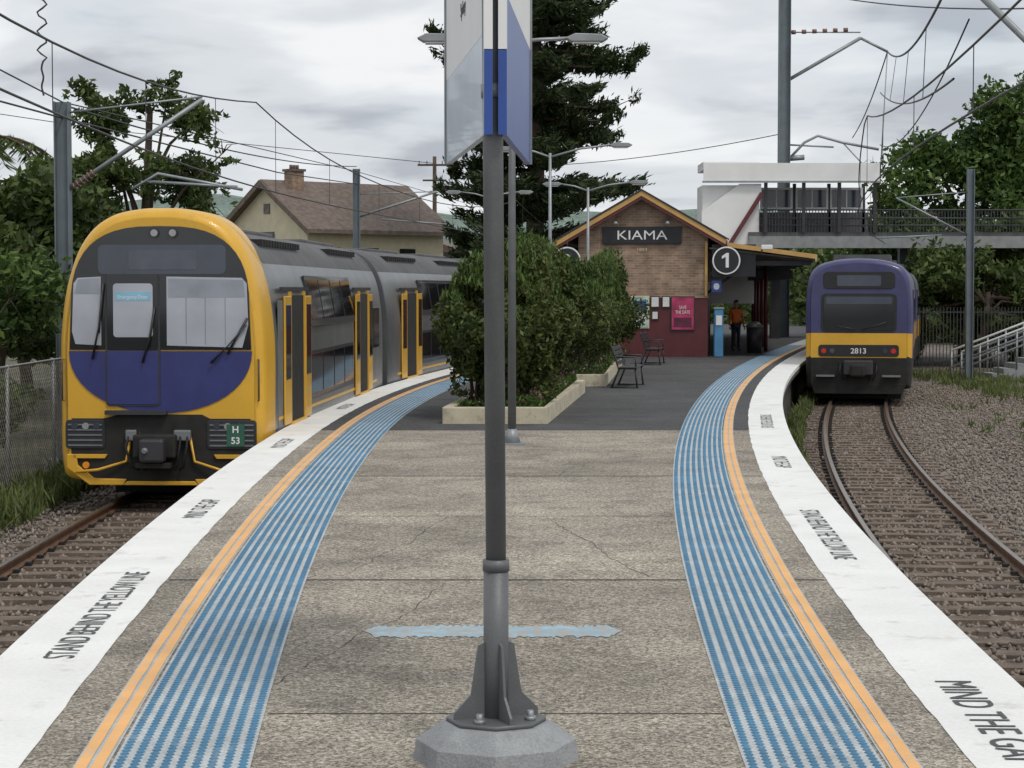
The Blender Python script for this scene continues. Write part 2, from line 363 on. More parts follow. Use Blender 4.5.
# ------------------------------------------------------------ ground
mesh('ground',[(-3000,-200,-1.32),(3000,-200,-1.32),(3000,4000,-1.32),(-3000,4000,-1.32)],[(0,1,2,3)],m_soil)
bal=empty('ballast_bed')
strip('ballast_left','L',-.0,-3.7,-1.17,-6,118,m_ball,bal,z1=-1.2)
strip('ballast_right','R',0,-9.5,-1.17,-6,118,m_ball,bal,z1=-1.2)
def track(side):
    tr=empty('railway_track'); c=-1.62
    V=[];F=[];y=3
    while y<118:
        x,yy=ep(side,y,c); h=hd(side,y); d=(math.sin(h),math.cos(h)); nn=(d[1],-d[0]); b0=len(V)
        w=1.22+random.uniform(-.05,.05); hw=.125
        for z in (-1.3,-1.13+random.uniform(-.01,.005)):
            for sx,sy in ((-w,-hw),(w,-hw),(w,hw),(-w,hw)): V.append((x+nn[0]*sx+d[0]*sy,yy+nn[1]*sx+d[1]*sy,z))
        F+=[tuple(b0+i for i in q) for q in ((4,5,6,7),(0,1,5,4),(1,2,6,5),(2,3,7,6),(3,0,4,7))]; y+=.62
    mesh('sleepers',V,F,m_sleep,tr)
    for r in (-.7525,.7525):
        o=c+r; prof=[(-.07,-1.125),(-.07,-1.115),(-.012,-1.10),(-.012,-1.04),(-.036,-1.03),(-.036,-1.003),(.036,-1.003),(.036,-1.03),(.012,-1.04),(.012,-1.10),(.07,-1.115),(.07,-1.125)]
        V=[];F=[];ys=np.arange(1,118,.6)
        for y in ys:
            for (a,z) in prof: V.append((*ep(side,y,o+a),z))
        k=len(prof)
        for i in range(len(ys)-1):
            for j in range(k-1): F.append((i*k+j,i*k+j+1,(i+1)*k+j+1,(i+1)*k+j))
        mesh('rail',V,F,m_rail,tr)
        strip('rail_head',side,o-.03,o+.03,-1.0,1,118,m_railtop,tr)
        boxes('rail_clips',[((*ep(side,3+.62*i,o+q),-1.115),(.07,.09,.05)) for i in range(110) for q in(-.11,.11)],m_under,tr)
track('L'); track('R')
P=[]
for side,w0,w1,n in (('R',-.1,-8.5,44000),('L',-.1,-3.7,14000)):
    for _ in range(n):
        y=9+random.random()**1.5*60; o=random.uniform(w0,w1)
        if abs(abs(o+1.62)-.7525)<.08: continue
        on=abs(o+1.62)<1.25 and ((y-3)%.62<.13 or (y-3)%.62>.49)
        if on and random.random()<.9: continue
        P.append((*ep(side,y,o),(-1.13 if on else -1.16)+random.uniform(-.02,.02)))
stones('ballast_stones',np.array(P),.034,M('stone',(.22,.185,.155),.9,var=.55,scale=9))
# ------------------------------------------------------------ platform sign on post
sg=empty('platform_sign_post',(-.072,8.95,0))
tube('post_lower',[(0,0,.1),(0,0,.87)],.057,m_pole,sg,20)
tube('post_collar',[(0,0,.855),(0,0,.905)],.061,m_pole,sg,20)
tube('post_upper',[(0,0,.89),(-.025,0,4.6)],.046,m_pole,sg,20)
for k in range(4):
    a=k*math.pi/2+.35
    pr=[(.04,.19),(.2,.19),(.2,.22),(.12,.3),(.085,.52),(.04,.54)]
    o=prism('fin',pr,-.006,.006,m_pole,sg); o.rotation_euler=(0,0,a)
tube('base_plate',[(0,0,.172),(0,0,.192)],.225,m_pole,sg,8)
for k in range(4):
    a=k*math.pi/2+.35+.785; tube('bolt',[(.17*math.cos(a),.17*math.sin(a),.19),(.17*math.cos(a),.17*math.sin(a),.235)],.016,m_galv,sg,6); tube('nut',[(.17*math.cos(a),.17*math.sin(a),.19),(.17*math.cos(a),.17*math.sin(a),.21)],.026,m_galv,sg,6)
mo=tube('footing',[(0,0,0.0),(0,0,.09),(0,0,.172)],[.375,.36,.25],m_mound,sg,8); mo.data.polygons.foreach_set('use_smooth',[False]*len(mo.data.polygons))
def vpanel(name,a,b,white_z,mat_low,mat_up):
    a=Vector(a);b=Vector(b);d=b-a;ln=d.length;r=math.atan2(d.y,d.x)
    e=bpy.data.objects.new(name,None); link(e,sg); e.location=(a.x,a.y,0); e.rotation_euler=(0,0,r)
    zb=2.8
    box('board_upper',(ln/2,0,(white_z+4.6)/2),(ln,.03,4.6-white_z),mat_up,e)
    box('board_lower',(ln/2,0,(zb+white_z)/2),(ln,.03,white_z-zb-.004),mat_low,e)
    box('edge_frame_lower',(-.015,0,(zb+3.17)/2),(.028,.038,3.17-zb),m_signblue,e)
    box('edge_frame_upper',(-.015,0,(3.174+4.6)/2),(.028,.038,4.6-3.174),m_wtext,e)
    box('edge_frame_far',(ln+.015,0,(zb+4.6)/2),(.028,.05,4.6-zb),m_galv,e)
    return e,ln
e,ln=vpanel('left_board',(-.035,-.075),(-.27,2.0),3.25,m_signpale,m_wtext)
for i,t in enumerate(('Platform','Trains to','Bomaderry','Sydney')):
    text('lettering',t,(ln*.5,.017,3.95-.16*i),(math.pi/2,0,math.pi),m_black,e,h=.09,ext=.001)
    text('lettering',t,(ln*.5,-.017,3.95-.16*i),(math.pi/2,0,0),m_black,e,h=.09,ext=.001)
e,ln=vpanel('right_board',(.032,-.075),(.155,2.0),3.42,m_signblue,m_wtext)
for z in (3.0,3.6,4.2): tube('clamp',[(-.01,0,z-.03),(-.012,0,z+.03)],.056,m_galv,sg,16)
# ------------------------------------------------------------ lamp posts
def lamp(x,y,h,arms,r=.05,z0=0):
    e=empty('street_lamp',(x,y,z0))
    tube('post',[(0,0,.02),(0,0,h*.5),(0,0,h)],[r*1.15,r,r*.8],m_pole if r>.045 else m_galv,e,12)
    box('base_plate',(0,0,.015),(.34,.34,.03),m_galv,e)
    tube('skirt',[(0,0,.03),(0,0,.22)],[.12,.06],m_galv,e,8)
    for dx,dz in arms:
        tube('arm',[(0,0,h-.1),(dx*.5,0,h-.1+dz*.7),(dx,0,h-.1+dz)],.025,m_galv,e,8)
        sgn=1 if dx>0 else -1
        P=[(-.28,.0),(-.2,-.05),(.22,-.05),(.3,0),(.2,.05),(-.15,.06)]
        prism('lamp_head',[(dx+sgn*(.25)+p[0],h-.1+dz+p[1]) for p in P],-.11,.11,m_galv,e,bev=.01)
        prism('lamp_diffuser',[(dx+sgn*.25+q[0],h-.1+dz+q[1]) for q in ((-.17,-.075),(.18,-.075),(.19,-.053),(-.18,-.053))],-.085,.085,m_lens,e)
    return e
lamp(.0,27.2,5.55,[(-.75,.05),(.75,.05)],.052)
lamp(.95,50,5.5,[(1.5,.3),(-.8,.2)],.045)
lamp(2.2,58,5.05,[(1.2,.25),(-.8,.2)],.045)
lamp(-.8,70,5.4,[(1.0,.2),(-1.0,.2)],.045)
# ------------------------------------------------------------ trains
def catm(P,k=5):
    out=[];n=len(P)
    for i in range(n-1):
        p0=P[max(i-1,0)];p1=P[i];p2=P[i+1];p3=P[min(i+2,n-1)]
        for j in range(k):
            t=j/k
            out.append(tuple(.5*((2*p1[a])+(-p0[a]+p2[a])*t+(2*p0[a]-5*p1[a]+4*p2[a]-p3[a])*t*t+(-p0[a]+3*p1[a]-3*p2[a]+p3[a])*t**3) for a in(0,1)))
    out.append(P[-1]); return out
def carbody(name,half,L,nose,parent,mats,mfun,cz,drop=1.0):
    H=catm(half,5); out=[(x,z) for x,z in H]+[(-x,z) for x,z in H[::-1][1:]]
    rings=([(0,.15,1),(.015,.10,1),(.06,.055,1),(.14,.02,1),(.28,.0,1),(.95,0,1),(1.05,.0,(1+drop)/2),(1.25,0,drop)] if nose else [(0,.02,drop),(.05,0,drop),(1,0,drop)])
    ys=rings+[(y,0,drop) for y in np.linspace(1.6,L-.05,10)]+[(L,.02,drop)]
    V=[];F=[];mi=[];n=len(out); hw=max(x for x,z in out)
    for y,ins,dr in ys:
        kx=1-ins/hw; kz=1-ins/2.1
        for x,z in out:
            z2=z if z<3.3 else 3.3+(z-3.3)*dr
            V.append((x*kx,y,cz+(z2-cz)*kz))
    for i in range(len(ys)-1):
        for k in range(n):
            a=i*n+k;b=i*n+(k+1)%n
            F.append((a,b,b+n,a+n)); 
            mi.append(mfun((out[k][0]+out[(k+1)%n][0])/2,(ys[i][0]+ys[i+1][0])/2,(out[k][1]+out[(k+1)%n][1])/2))
    F.append(tuple(range(n))); mi.append(mfun(0,0,2)); F.append(tuple(range((len(ys)-1)*n,len(ys)*n))[::-1]); mi.append(len(mats)-1)
    o=mesh(name,V,F,None,parent,mats=mats,mi=mi)
    o.data.polygons.foreach_set('use_smooth',[len(f)==4 for f in F]); 
    return o
def placecar(side,y0,L):
    a=Vector(ep(side,y0,-1.62)); b=Vector(ep(side,y0+L,-1.62)); d=(b-a)
    return a,-math.atan2(d.x,d.y)
HALF=[(0,.32),(.9,.32),(1.38,.34),(1.5,.6),(1.515,1.4),(1.515,2.3),(1.46,2.9),(1.37,3.32),(1.22,3.72),(1.0,4.02),(.70,4.21),(.3,4.29),(0,4.3)]
def oscar_car(parent,y0,L,nose,first):
    a,r=placecar('L',y0,L)
    e=bpy.data.objects.new('carriage',None); link(e,parent); e.location=(a.x,a.y,-1.0); e.rotation_euler=(0,0,r)
    mats=[m_ty,m_tsilver,m_roofd,m_tgrey,m_under]
    def mf(x,y,z):
        if nose and y<1.0: return 0
        if z>3.55: return 2
        if z<.62: return 4
        return 1
    carbody('body_shell',HALF,L,nose,e,mats,mf,2.2,.76)
    xs=1.515
    for yy,ll in ((1.9,4.2),(L-5.8,4.4)):
        boxes('roof_louvres',[((sx*.93,yy+.2+k*.26,3.84),(.42,.13,.1)) for k in range(int(ll/.26)-1) for sx in(-1,1)],m_under,e)
        box('roof_unit',(0,yy+ll/2,4.03),(1.25,ll,.1),m_roofd,e,bev=.03)
    for sx in (-1,1):
        xo=sx*xs
        doors=[3.0,L-3.6]
        for dy in doors:
            box('doorway_dark',(xo,dy,2.02),(.03,1.5,2.0),m_under,e)
            box('door_pillar',(xo+sx*.012,dy-.72,2.03),(.05,.09,2.1),m_ty,e); box('door_pillar',(xo+sx*.012,dy+.72,2.03),(.05,.09,2.1),m_ty,e)
            for q in (-1.05,1.05):
                box('door_leaf',(xo+sx*.03,dy+q,2.02),(.03,.62,1.98),m_ty,e,bev=.01)
                box('door_window',(xo+sx*.047,dy+q,2.3),(.012,.46,1.15),m_glass,e,bev=.004)
            box('door_step',(xo+sx*.02,dy,1.02),(.08,1.5,.05),m_ty,e)
            box('door_header',(xo-sx*.02,dy,3.12),(.05,2.7,.06),m_darkst,e)
        y1,y2=doors[0]+1.5,doors[1]-1.5; nW=4; w=(y2-y1)/nW
        box('window_band_lower',(xo+sx*.002,(y1+y2)/2,1.68),(.014,y2-y1,.82),m_tdark,e,bev=.004)
        box('window_band_upper',(xo-sx*.048,(y1+y2)/2,2.92),(.03,y2-y1,.86),m_tdark,e,(0,-sx*.17,0),bev=.004)
        for k in range(nW):
            yc=y1+w*(k+.5)
            box('window_lower',(xo+sx*.008,yc,1.7),(.014,w-.12,.66),m_glass,e,bev=.004)
            box('window_upper',(xo-sx*.04,yc,2.94),(.03,w-.12,.68),m_glass,e,(0,-sx*.17,0),bev=.004)
        box('end_window',(xo+sx*.004,L-1.3,2.3),(.02,1.1,.85),m_glass,e,bev=.004)
        box('waist_strip',(xo+sx*.006,L/2,1.16),(.012,L-2.4,.05),m_ty,e)
        box('sole_bar',(xo-sx*.004,L/2+.5,.74),(.02,L-2.2,.22),m_tgrey,e)
        if nose:
            box('cab_window',(xo-sx*.012,1.6,2.45),(.03,.62,.8),m_glass,e,bev=.01); box('cab_door_line',(xo+sx*.004,1.6,1.95),(.008,.8,2.0),m_tgrey,e)
    boxes('bogies',[((0,3.2,.25),(2.3,2.6,.55)),((0,L-3.2,.25),(2.3,2.6,.55)),((0,L/2,.3),(2.4,3.6,.5))],m_under,e)
    for by in (2.3,4.1,L-4.1,L-2.3):
        for sx in(-.75,.75): tube('wheel',[(sx-.06,by,.43),(sx+.06,by,.43)],.43,m_under,e,20)
    if not first: box('gangway',(0,-.4,2.2),(1.3,.9,2.4),m_under,e)
    return e
tr=empty('double_deck_train')
c1=oscar_car(tr,29,15.3,True,True)
oscar_car(tr,45.0,15.3,False,False); oscar_car(tr,61.0,15.3,False,False)
def face(n,p,y0,y1,m,b=0): return prism(n,p,y0,y1,m,c1,b)
def sup(cx,cz,a,b,ex,t0,t1,n=24):
    P=[]
    for i in range(n+1):
        t=math.radians(t0+(t1-t0)*i/n); c,s=math.cos(t),math.sin(t)
        P.append((cx+a*math.copysign(abs(c)**(2/ex),c),cz+b*math.copysign(abs(s)**(2/ex),s)))
    return P
face('blue_panel',sup(0,2.22,1.34,.9,2.1,180,360),-.016,.05,m_tblue)
face('cab_mask',sup(0,2.75,1.31,1.28,2.8,0,180)+[(-1.33,2.24),(1.33,2.24)],-.022,.05,m_glass,.006)
face('destination_display',rrect(-.9,.97,3.33,3.76,.08),-.03,0,m_disp,.004)
face('display_inner',rrect(-.45,.55,3.4,3.68,.03),-.034,0,M('display_off',(.10,.11,.14),.3),.002)
face('windscreen',[(.1,2.3),(1.2,2.27),(1.29,2.6),(1.27,3.2),(1.2,3.28),(.1,3.3)],-.03,0,m_blind,.004)
face('windscreen',[(-1.29,2.5),(-1.24,2.32),(-.86,2.3),(-.86,3.3),(-1.2,3.28),(-1.26,3.2)],-.03,0,m_blind,.004)
face('windscreen_shade',[(.13,3.0),(1.25,3.0),(1.22,3.25),(.13,3.27)],-.033,-.01,M('shade',(.27,.29,.34),.3,coat=1))
face('windscreen_shade',[(-1.25,3.05),(-.88,3.05),(-.88,3.28),(-1.19,3.26)],-.033,-.01,bpy.data.materials['shade'])
m_fold=M('fold',(.25,.27,.31),.4)
for q in (.38,.66,.95): face('blind_fold',[(q,2.32),(q+.012,2.32),(q+.012,3.0),(q,3.0)],-.0325,-.01,m_fold)
face('cab_door_edge',rrect(-.80,-.0,1.42,3.36,.06),-.028,0,m_darkst,.003)
face('cab_door_lower',rrect(-.775,-.025,1.445,2.22,.04),-.036,0,m_tblue,.004)
face('cab_door_upper',rrect(-.775,-.025,2.24,3.335,.04),-.036,0,m_glass,.004)
face('cab_door_window',rrect(-.68,-.10,2.42,3.2,.05),-.042,0,m_blind,.004)
face('door_notice',rrect(-.65,-.13,2.95,3.08,.01),-.045,-.01,M('notice',(.25,.5,.65),.5))
text('notice_text','Emergency Door',(-.39,-.0465,2.98),(math.pi/2,0,0),m_wtext,c1,w=.44,h=.07,ext=.0005)
m_mk=M('marker',(.3,.3,.3),.15,coat=1)
for px in (-.07,.2):
    tube('marker_lamp',[(px,-.05,3.93),(px,.03,3.93)],.075,m_darkst,c1,18); tube('marker_lens',[(px,-.055,3.93),(px,0,3.93)],.052,m_mk,c1,18)
for p in ([(-.83,3.1),(-.88,2.6),(-.98,2.1)],[(-.08,2.75),(-.15,2.4),(-.25,2.05)],[(1.27,2.6),(1.0,2.3),(.75,2.05)]):
    tube('wiper',[(q[0],-.07,q[1]) for q in p],[.014,.012,.022],m_black,c1,6)
    tube('wiper_blade',[(p[0][0]+.01,-.055,p[0][1]+.1),(p[1][0]-.01,-.055,p[1][1]-.12)],.02,m_black,c1,6)
face('lower_apron',[(-1.3,.5),(-1.0,.34),(1.0,.34),(1.3,.5),(1.33,.9),(1.31,1.24),(.72,1.24),(.6,1.3),(-.6,1.3),(-.84,1.24),(-1.31,1.24),(-1.33,.9)],-.014,.05,m_under)
for x0,x1 in ((-1.4,-.82),(.68,1.4)):
    face('light_cluster',rrect(x0,x1,.8,1.22,.05),-.03,.02,m_tdark,.008)
    boxes('grille_bars',[(((x0+x1)/2,-.034,.85+k*.075),(x1-x0-.08,.02,.02)) for k in range(5)],m_tgrey,c1)
    for k in range(3): tube('head_lamp',[(x0+.14+k*.16,-.05,1.13),(x0+.14+k*.16,-.02,1.13)],.05,m_mk if k==1 else m_disp,c1,14)
for sx in(-1,1):
    P=[(sx*1.38,.72),(sx*1.38,.52),(sx*1.05,.27),(sx*.55,.27),(sx*.5,.36),(sx*.98,.37),(sx*1.22,.56),(sx*1.24,.72)]
    face('bumper_yellow',P if sx<0 else P[::-1],-.05,.02,m_ty,.012)
    face('bumper_mid',[(sx*.82,.66),(sx*1.28,.66),(sx*1.28,.72),(sx*.78,.72)] if sx>0 else [(sx*1.28,.66),(sx*.82,.66),(sx*.78,.72),(sx*1.28,.72)],-.05,.02,m_ty,.004)
    tube('tail_lamp',[(sx*1.1,-.05,.56),(sx*1.1,0,.56)],.05,m_amb if sx<0 else m_lens,c1,14)
    tube('lower_bar',[(sx*1.25,-.04,.46),(sx*.9,-.12,.5),(sx*.5,-.06,.62),(sx*.42,-.05,1.05)],.022,m_ty,c1,6)
    tube('side_grab',[(sx*1.40,.08,1.5),(sx*1.44,-.02,1.5),(sx*1.44,-.02,2.1),(sx*1.40,.08,2.1)],.012,m_darkst,c1,6)
face('bumper_centre',[(-.55,.27),(.55,.27),(.5,.33),(-.5,.33)],-.045,.02,m_ty,.01)
box('set_plate',(1.1,-.045,1.0),(.26,.02,.32),M('plate_bg',(.03,.12,.08),.5),c1)
text('set_letter','H',(1.1,-.058,1.04),(math.pi/2,0,0),m_wtext,c1,h=.1,ext=.001,bold=.02)
text('set_number','53',(1.1,-.058,.88),(math.pi/2,0,0),m_wtext,c1,h=.1,ext=.001,bold=.02)
cp=c1
box('coupler_box',(-.05,-.12,.85),(.62,.3,.34),m_under,cp,bev=.03); box('coupler_head',(-.05,-.34,.8),(.36,.22,.34),m_darkst,cp,bev=.04)
box('coupler_tray',(-.05,-.2,.58),(.5,.3,.07),m_under,cp); tube('coupler_cone',[(-.14,-.4,.8),(-.14,-.5,.8)],[.07,.03],m_tgrey,cp,14)
for hx in(-.45,-.3,.3,.4): tube('hose',[(hx,-.05,1.05),(hx*1.05,-.22,.85),(hx*.9,-.18,.55),(hx*.7,-.06,.5)],.018,m_under,cp,6)
box('coupler_lamps',(.33,-.08,1.0),(.25,.08,.16),m_tgrey,cp,bev=.02); box('coupler_lamps',(-.42,-.08,1.0),(.16,.08,.16),m_tgrey,cp,bev=.02)
face('cab_step',rrect(-.8,.1,1.3,1.36,.01),-.12,0,m_darkst)
# second train
HALF2=[(0,.35),(.9,.35),(1.38,.37),(1.44,.6),(1.46,1.4),(1.46,2.6),(1.44,3.1),(1.38,3.45),(1.2,3.72),(.9,3.86),(.5,3.94),(0,3.97)]
tr2=empty('diesel_railcar_train')
def endeavour(y0,L,nose):
    a,r=placecar('R',y0,L); e=bpy.data.objects.new('carriage',None); link(e,tr2); e.location=(a.x,a.y,-1.0); e.rotation_euler=(0,0,r)
    mats=[m_tpurple,m_ty,m_under,m_tgrey,m_roofd]
    def mf(x,y,z):
        if z<1.2: return 2
        if z<1.9: return 1
        if z>3.7: return 0
        return 0 if y<1 else 3
    carbody('body_shell',HALF2,L,nose,e,mats,mf,2.1)
    for sx in(-1,1):
        box('window_band',(sx*1.462,L/2,2.45),(.02,L-5,.75),m_glass,e)
        for dy in(2,L-2): box('side_door',(sx*1.468,dy,2.1),(.03,1.0,2.0),m_tpurple,e); 
    boxes('bogies',[((0,3,.3),(2.3,2.6,.6)),((0,L-3,.3),(2.3,2.6,.6)),((0,L/2,.4),(2.5,5,.7))],m_under,e)
    for sx in(-.75,.75): tube('wheel',[(sx-.06,1.9,.43),(sx+.06,1.9,.43)],.43,m_under,e,20)
    boxes('roof_pods',[((0,4,4.0),(1.6,3,.22)),((0,L-5,4.0),(1.6,3,.22))],m_roofd,e)
    return e
r1=endeavour(55.6,21,True); endeavour(77.5,21,False)
def f2(n,p,y0,y1,m,b=0): return prism(n,p,y0,y1,m,r1,b)
f2('yellow_front',rrect(-1.31,1.31,1.22,1.9,.02),-.012,.05,m_ty)
f2('black_front',rrect(-1.3,1.3,.5,1.22,.02),-.012,.05,m_under)
f2('windscreen_frame',rrect(-1.03,1.03,1.92,3.0,.14),-.02,.03,m_black,.01)
f2('windscreen',rrect(-.96,.96,1.98,2.93,.1),-.03,.0,m_glass,.005)
f2('windscreen_top',rrect(-.9,.9,2.7,2.9,.05),-.034,.0,m_disp,.003)
f2('destination_frame',rrect(-.98,.98,3.12,3.6,.12),-.02,.03,m_black,.01); f2('destination',rrect(-.6,.6,3.2,3.5,.04),-.028,0,m_disp)
f2('light_bar',rrect(-1.1,1.1,1.25,1.58,.08),-.03,0,m_black,.01)
for x in(-.95,-.72,.72,.95): tube('head_lamp',[(x,-.045,1.41),(x,0,1.41)],.07,m_red if abs(x)>.8 else m_disp,r1,16)
text('car_number','2813',(0,-.034,1.34),(math.pi/2,0,0),m_wtext,r1,w=.42,h=.15,ext=.001,bold=.01)
tube('wiper',[(.1,-.05,2.0),(.75,-.05,2.2)],.018,m_black,r1,6); tube('wiper',[(-.1,-.05,2.0),(-.6,-.05,2.1)],.018,m_black,r1,6)
box('coupler_box',(0,-.12,.95),(.8,.3,.4),m_darkst,r1,bev=.03); box('coupler_head',(0,-.35,.88),(.4,.3,.34),m_under,r1,bev=.05)
for hx in(-.5,-.38,.38,.5): tube('hose',[(hx,-.03,1.1),(hx,-.2,.85),(hx*.8,-.1,.6)],.02,m_black,r1,6)
f2('cowcatcher',[(-1.2,.22),(1.2,.22),(1.3,.5),(-1.3,.5)],-.03,.1,m_under,.01)
for sx in(-1,1): box('buffer_step',(sx*.9,-.1,.72),(.5,.16,.05),m_tgrey,r1)
# ------------------------------------------------------------ station building
bd=empty('station_building',(4.05,62.5,0),-.1)
BL=30
wl,wr=-1.98,2.05
prism('front_wall',[(wl,0),(wr,0),(2.05,3.75),(0,5.05),(-1.98,3.75)],0,.25,m_brick,bd)
box('side_wall',(wl+.12,BL/2+.25,1.85),(.24,BL,3.7),m_brick,bd); box('side_wall',(wr-.12,BL/2+.25,1.85),(.24,BL,3.7),m_brick,bd)
box('maroon_dado',(0.02,-.006,.92),(wr-wl+.04,.06,1.85),m_maroon,bd); box('dado_cap',(0.02,-.02,1.87),(wr-wl+.08,.09,.05),m_brick,bd)
box('maroon_side',(wr+.012,BL/2,.92),(.02,BL-.3,1.85),m_maroon,bd)
def slab(name,a,b,t,y0,y1,mat):
    (x0,z0),(x1,z1)=a,b; prism(name,[(x0,z0),(x1,z1),(x1,z1+t),(x0,z0+t)],y0,y1,mat,bd)
slab('roof_right',(0,5.12),(2.62,3.6),.1,-.35,BL+1,m_tin); slab('roof_left',(-2.6,3.6),(0,5.12),.1,-.35,BL+1,m_tin)
slab('barge_right',(0.0,5.0),(2.66,3.46),.16,-.41,-.353,m_ochre); slab('barge_left',(-2.64,3.46),(0,5.0),.16,-.41,-.353,m_ochre)
slab('barge_under_r',(0.0,4.9),(2.66,3.36),.09,-.39,-.353,m_maroon); slab('barge_under_l',(-2.64,3.36),(0,4.9),.09,-.39,-.353,m_maroon)
slab('barge_cap_r',(0,5.17),(2.7,3.62),.05,-.44,-.34,m_darkst); slab('barge_cap_l',(-2.68,3.62),(0,5.17),.05,-.44,-.34,m_darkst)
slab('awning_right',(2.55,3.5),(5.35,3.12),.07,-.3,BL+1,m_tin); slab('awning_left',(-4.6,3.02),(-2.5,3.5),.07,-.3,BL+1,m_tin)
slab('awning_soffit_r',(2.1,3.36),(5.3,3.0),.05,-.2,BL+1,m_soffit); slab('awning_soffit_l',(-4.5,2.92),(-2.1,3.36),.05,-.2,BL+1,m_soffit)
slab('awning_fascia_r',(2.64,3.42),(5.4,3.04),.14,-.36,-.303,m_ochre); slab('awning_fascia_l',(-4.65,2.94),(-2.64,3.42),.14,-.36,-.303,m_ochre)
box('awning_edge_r',(5.38,BL/2,3.08),(.05,BL,.2),m_cream,bd); box('awning_edge_l',(-4.64,BL/2,2.98),(.05,BL,.2),m_cream,bd)
for k in range(6):
    yy=.3+k*5.5
    box('awning_truss_r',(3.7,yy,2.92),(3.1,.1,.14),m_darkst,bd); tube('awning_brace',[(wr,yy,2.0),(3.3,yy,2.9)],.04,m_darkst,bd,8)
    box('awning_truss_l',(-3.2,yy,2.88),(2.4,.1,.14),m_darkst,bd)
    if k>0: tube('awning_post',[(4.0,yy,0),(4.0,yy,2.9)],.07,m_maroon,bd,12)
for k in range(3): box('hanging_sign',(4.3,7+k*7,2.62),(1.3,.06,.3),m_black,bd)
for k in range(6):
    yy=3+k*4.3
    box('door' if k%2 else 'window',(wr+.03,yy,1.1 if k%2 else 1.6),(.06,1.0,2.15 if k%2 else 1.3),m_darkst if k%2 else m_glass,bd)
    box('frame',(wr+.035,yy,2.25 if k%2 else 2.3),(.08,1.15,.1),m_cream,bd)
box('name_sign',(0,-.06,3.79),(2.46,.05,.54),m_black,bd,bev=.01)
text('name_lettering','KIAMA',(0,-.09,3.66),(math.pi/2,0,0),m_wtext,bd,w=1.55,h=.28,ext=.003,bold=.0)
text('year_lettering','1893',(0,-.012,3.3),(math.pi/2,0,0),m_cream,bd,w=.3,h=.1,ext=.012)
for x in(-.8,.8): tube('sign_lamp',[(x,-.0,4.25),(x,-.3,4.3),(x,-.34,4.2)],.02,m_darkst,bd,6); tube('sign_shade',[(x,-.34,4.22),(x,-.34,4.12)],[.04,.1],m_galv,bd,12)
box('downpipe',(wr-.05,-.05,2.75),(.08,.08,1.7),m_ochre,bd); box('junction_box',(-1.2,-.06,2.5),(.25,.1,.35),m_galv,bd)
tube('camera_bracket',[(3.7,-.4,3.25),(3.7,-.7,3.35)],.03,m_galv,bd,6); box('security_camera',(3.85,-.72,3.4),(.34,.14,.14),m_wtext,bd,bev=.02)
def poster(x,z,w,h,mat,frame=m_darkst):
    box('poster_frame',(x,-.06,z),(w+.06,.04,h+.06),frame,bd); box('poster',(x,-.084,z),(w,.01,h),mat,bd)
m_pg=M('poster_green',(.4,.55,.5),.4,var=.5,scale=3); m_pk=M('poster_red',(.42,.045,.12),.4,var=.5,scale=3); m_pw=M('poster_white',(.7,.7,.68),.5,var=.1); m_pd=M('poster_dark',(.12,.02,.05),.4,var=.4,scale=5)
poster(-.05,1.4,.52,.95,m_pg,m_cream); poster(1.28,1.36,.68,1.0,m_pk); poster(.42,1.72,.22,.3,m_pw); poster(.76,1.72,.2,.3,m_pw); poster(.42,1.3,.16,.22,m_pw); poster(-.7,1.42,.5,.9,m_signblue)
box('poster_block',(1.28,-.0915,1.08),(.56,.003,.3),m_pd,bd); box('poster_block',(-.05,-.0915,1.62),(.4,.003,.25),m_signblue,bd); box('poster_block',(-.05,-.0915,1.2),(.38,.003,.3),m_pw,bd)
text('poster_text','SAVE\nTHE DATE',(1.28,-.092,1.5),(math.pi/2,0,0),m_wtext,bd,w=.45,h=.25,ext=.0005)
def disc(x,y=-.5,z=3.0,one=True):
    e=bpy.data.objects.new('platform_number',None); link(e,bd); e.location=(x,y,z)
    tube('disc_back',[(0,.03,0),(0,.0,0)],.43,m_wtext,e,40); tube('disc_black',[(0,.028,0),(0,-.006,0)],.385,m_black,e,40)
    if one: prism('numeral',[(-.02,-.22),(.075,-.22),(.075,.23),(0,.23),(-.14,.13),(-.14,.045),(-.02,.11)],-.014,-.004,m_wtext,e)
    else: text('numeral','2',(0,-.01,-.2),(math.pi/2,0,0),m_wtext,e,h=.42,ext=.003,bold=.03)
    tube('hanger',[(0,.02,.4),(0,.02,.6)],.02,m_darkst,e,6)
disc(2.62); disc(-2.3,one=False)
box('sign_fascia_panel',(2.85,-.1,3.0),(1.35,.08,1.0),m_black,bd)
box('information_sign',(2.32,-.16,2.2),(.3,.03,.36),m_signblue,bd); prism('info_dial',rrect(2.23,2.41,2.1,2.3,.08),-.182,-.17,m_wtext,bd)
hp=empty('help_point',(6.42,62.2,0)); box('column',(0,0,.75),(.28,.3,1.5),M('helpblue',(.08,.25,.45),.4),hp,bev=.03); box('panel',(0,-.16,1.15),(.18,.02,.3),m_wtext,hp); box('top',(0,0,1.53),(.32,.34,.06),m_galv,hp)
bin_=empty('rubbish_bin',(8.0,66,0)); tube('drum',[(0,0,.02),(0,0,.9)],[.24,.27],m_darkst,bin_,16); tube('lid',[(0,0,.9),(0,0,1.05)],[.3,.12],m_galv,bin_,16); tube('lid_ring',[(0,0,.86),(0,0,.9)],.29,m_galv,bin_,16)
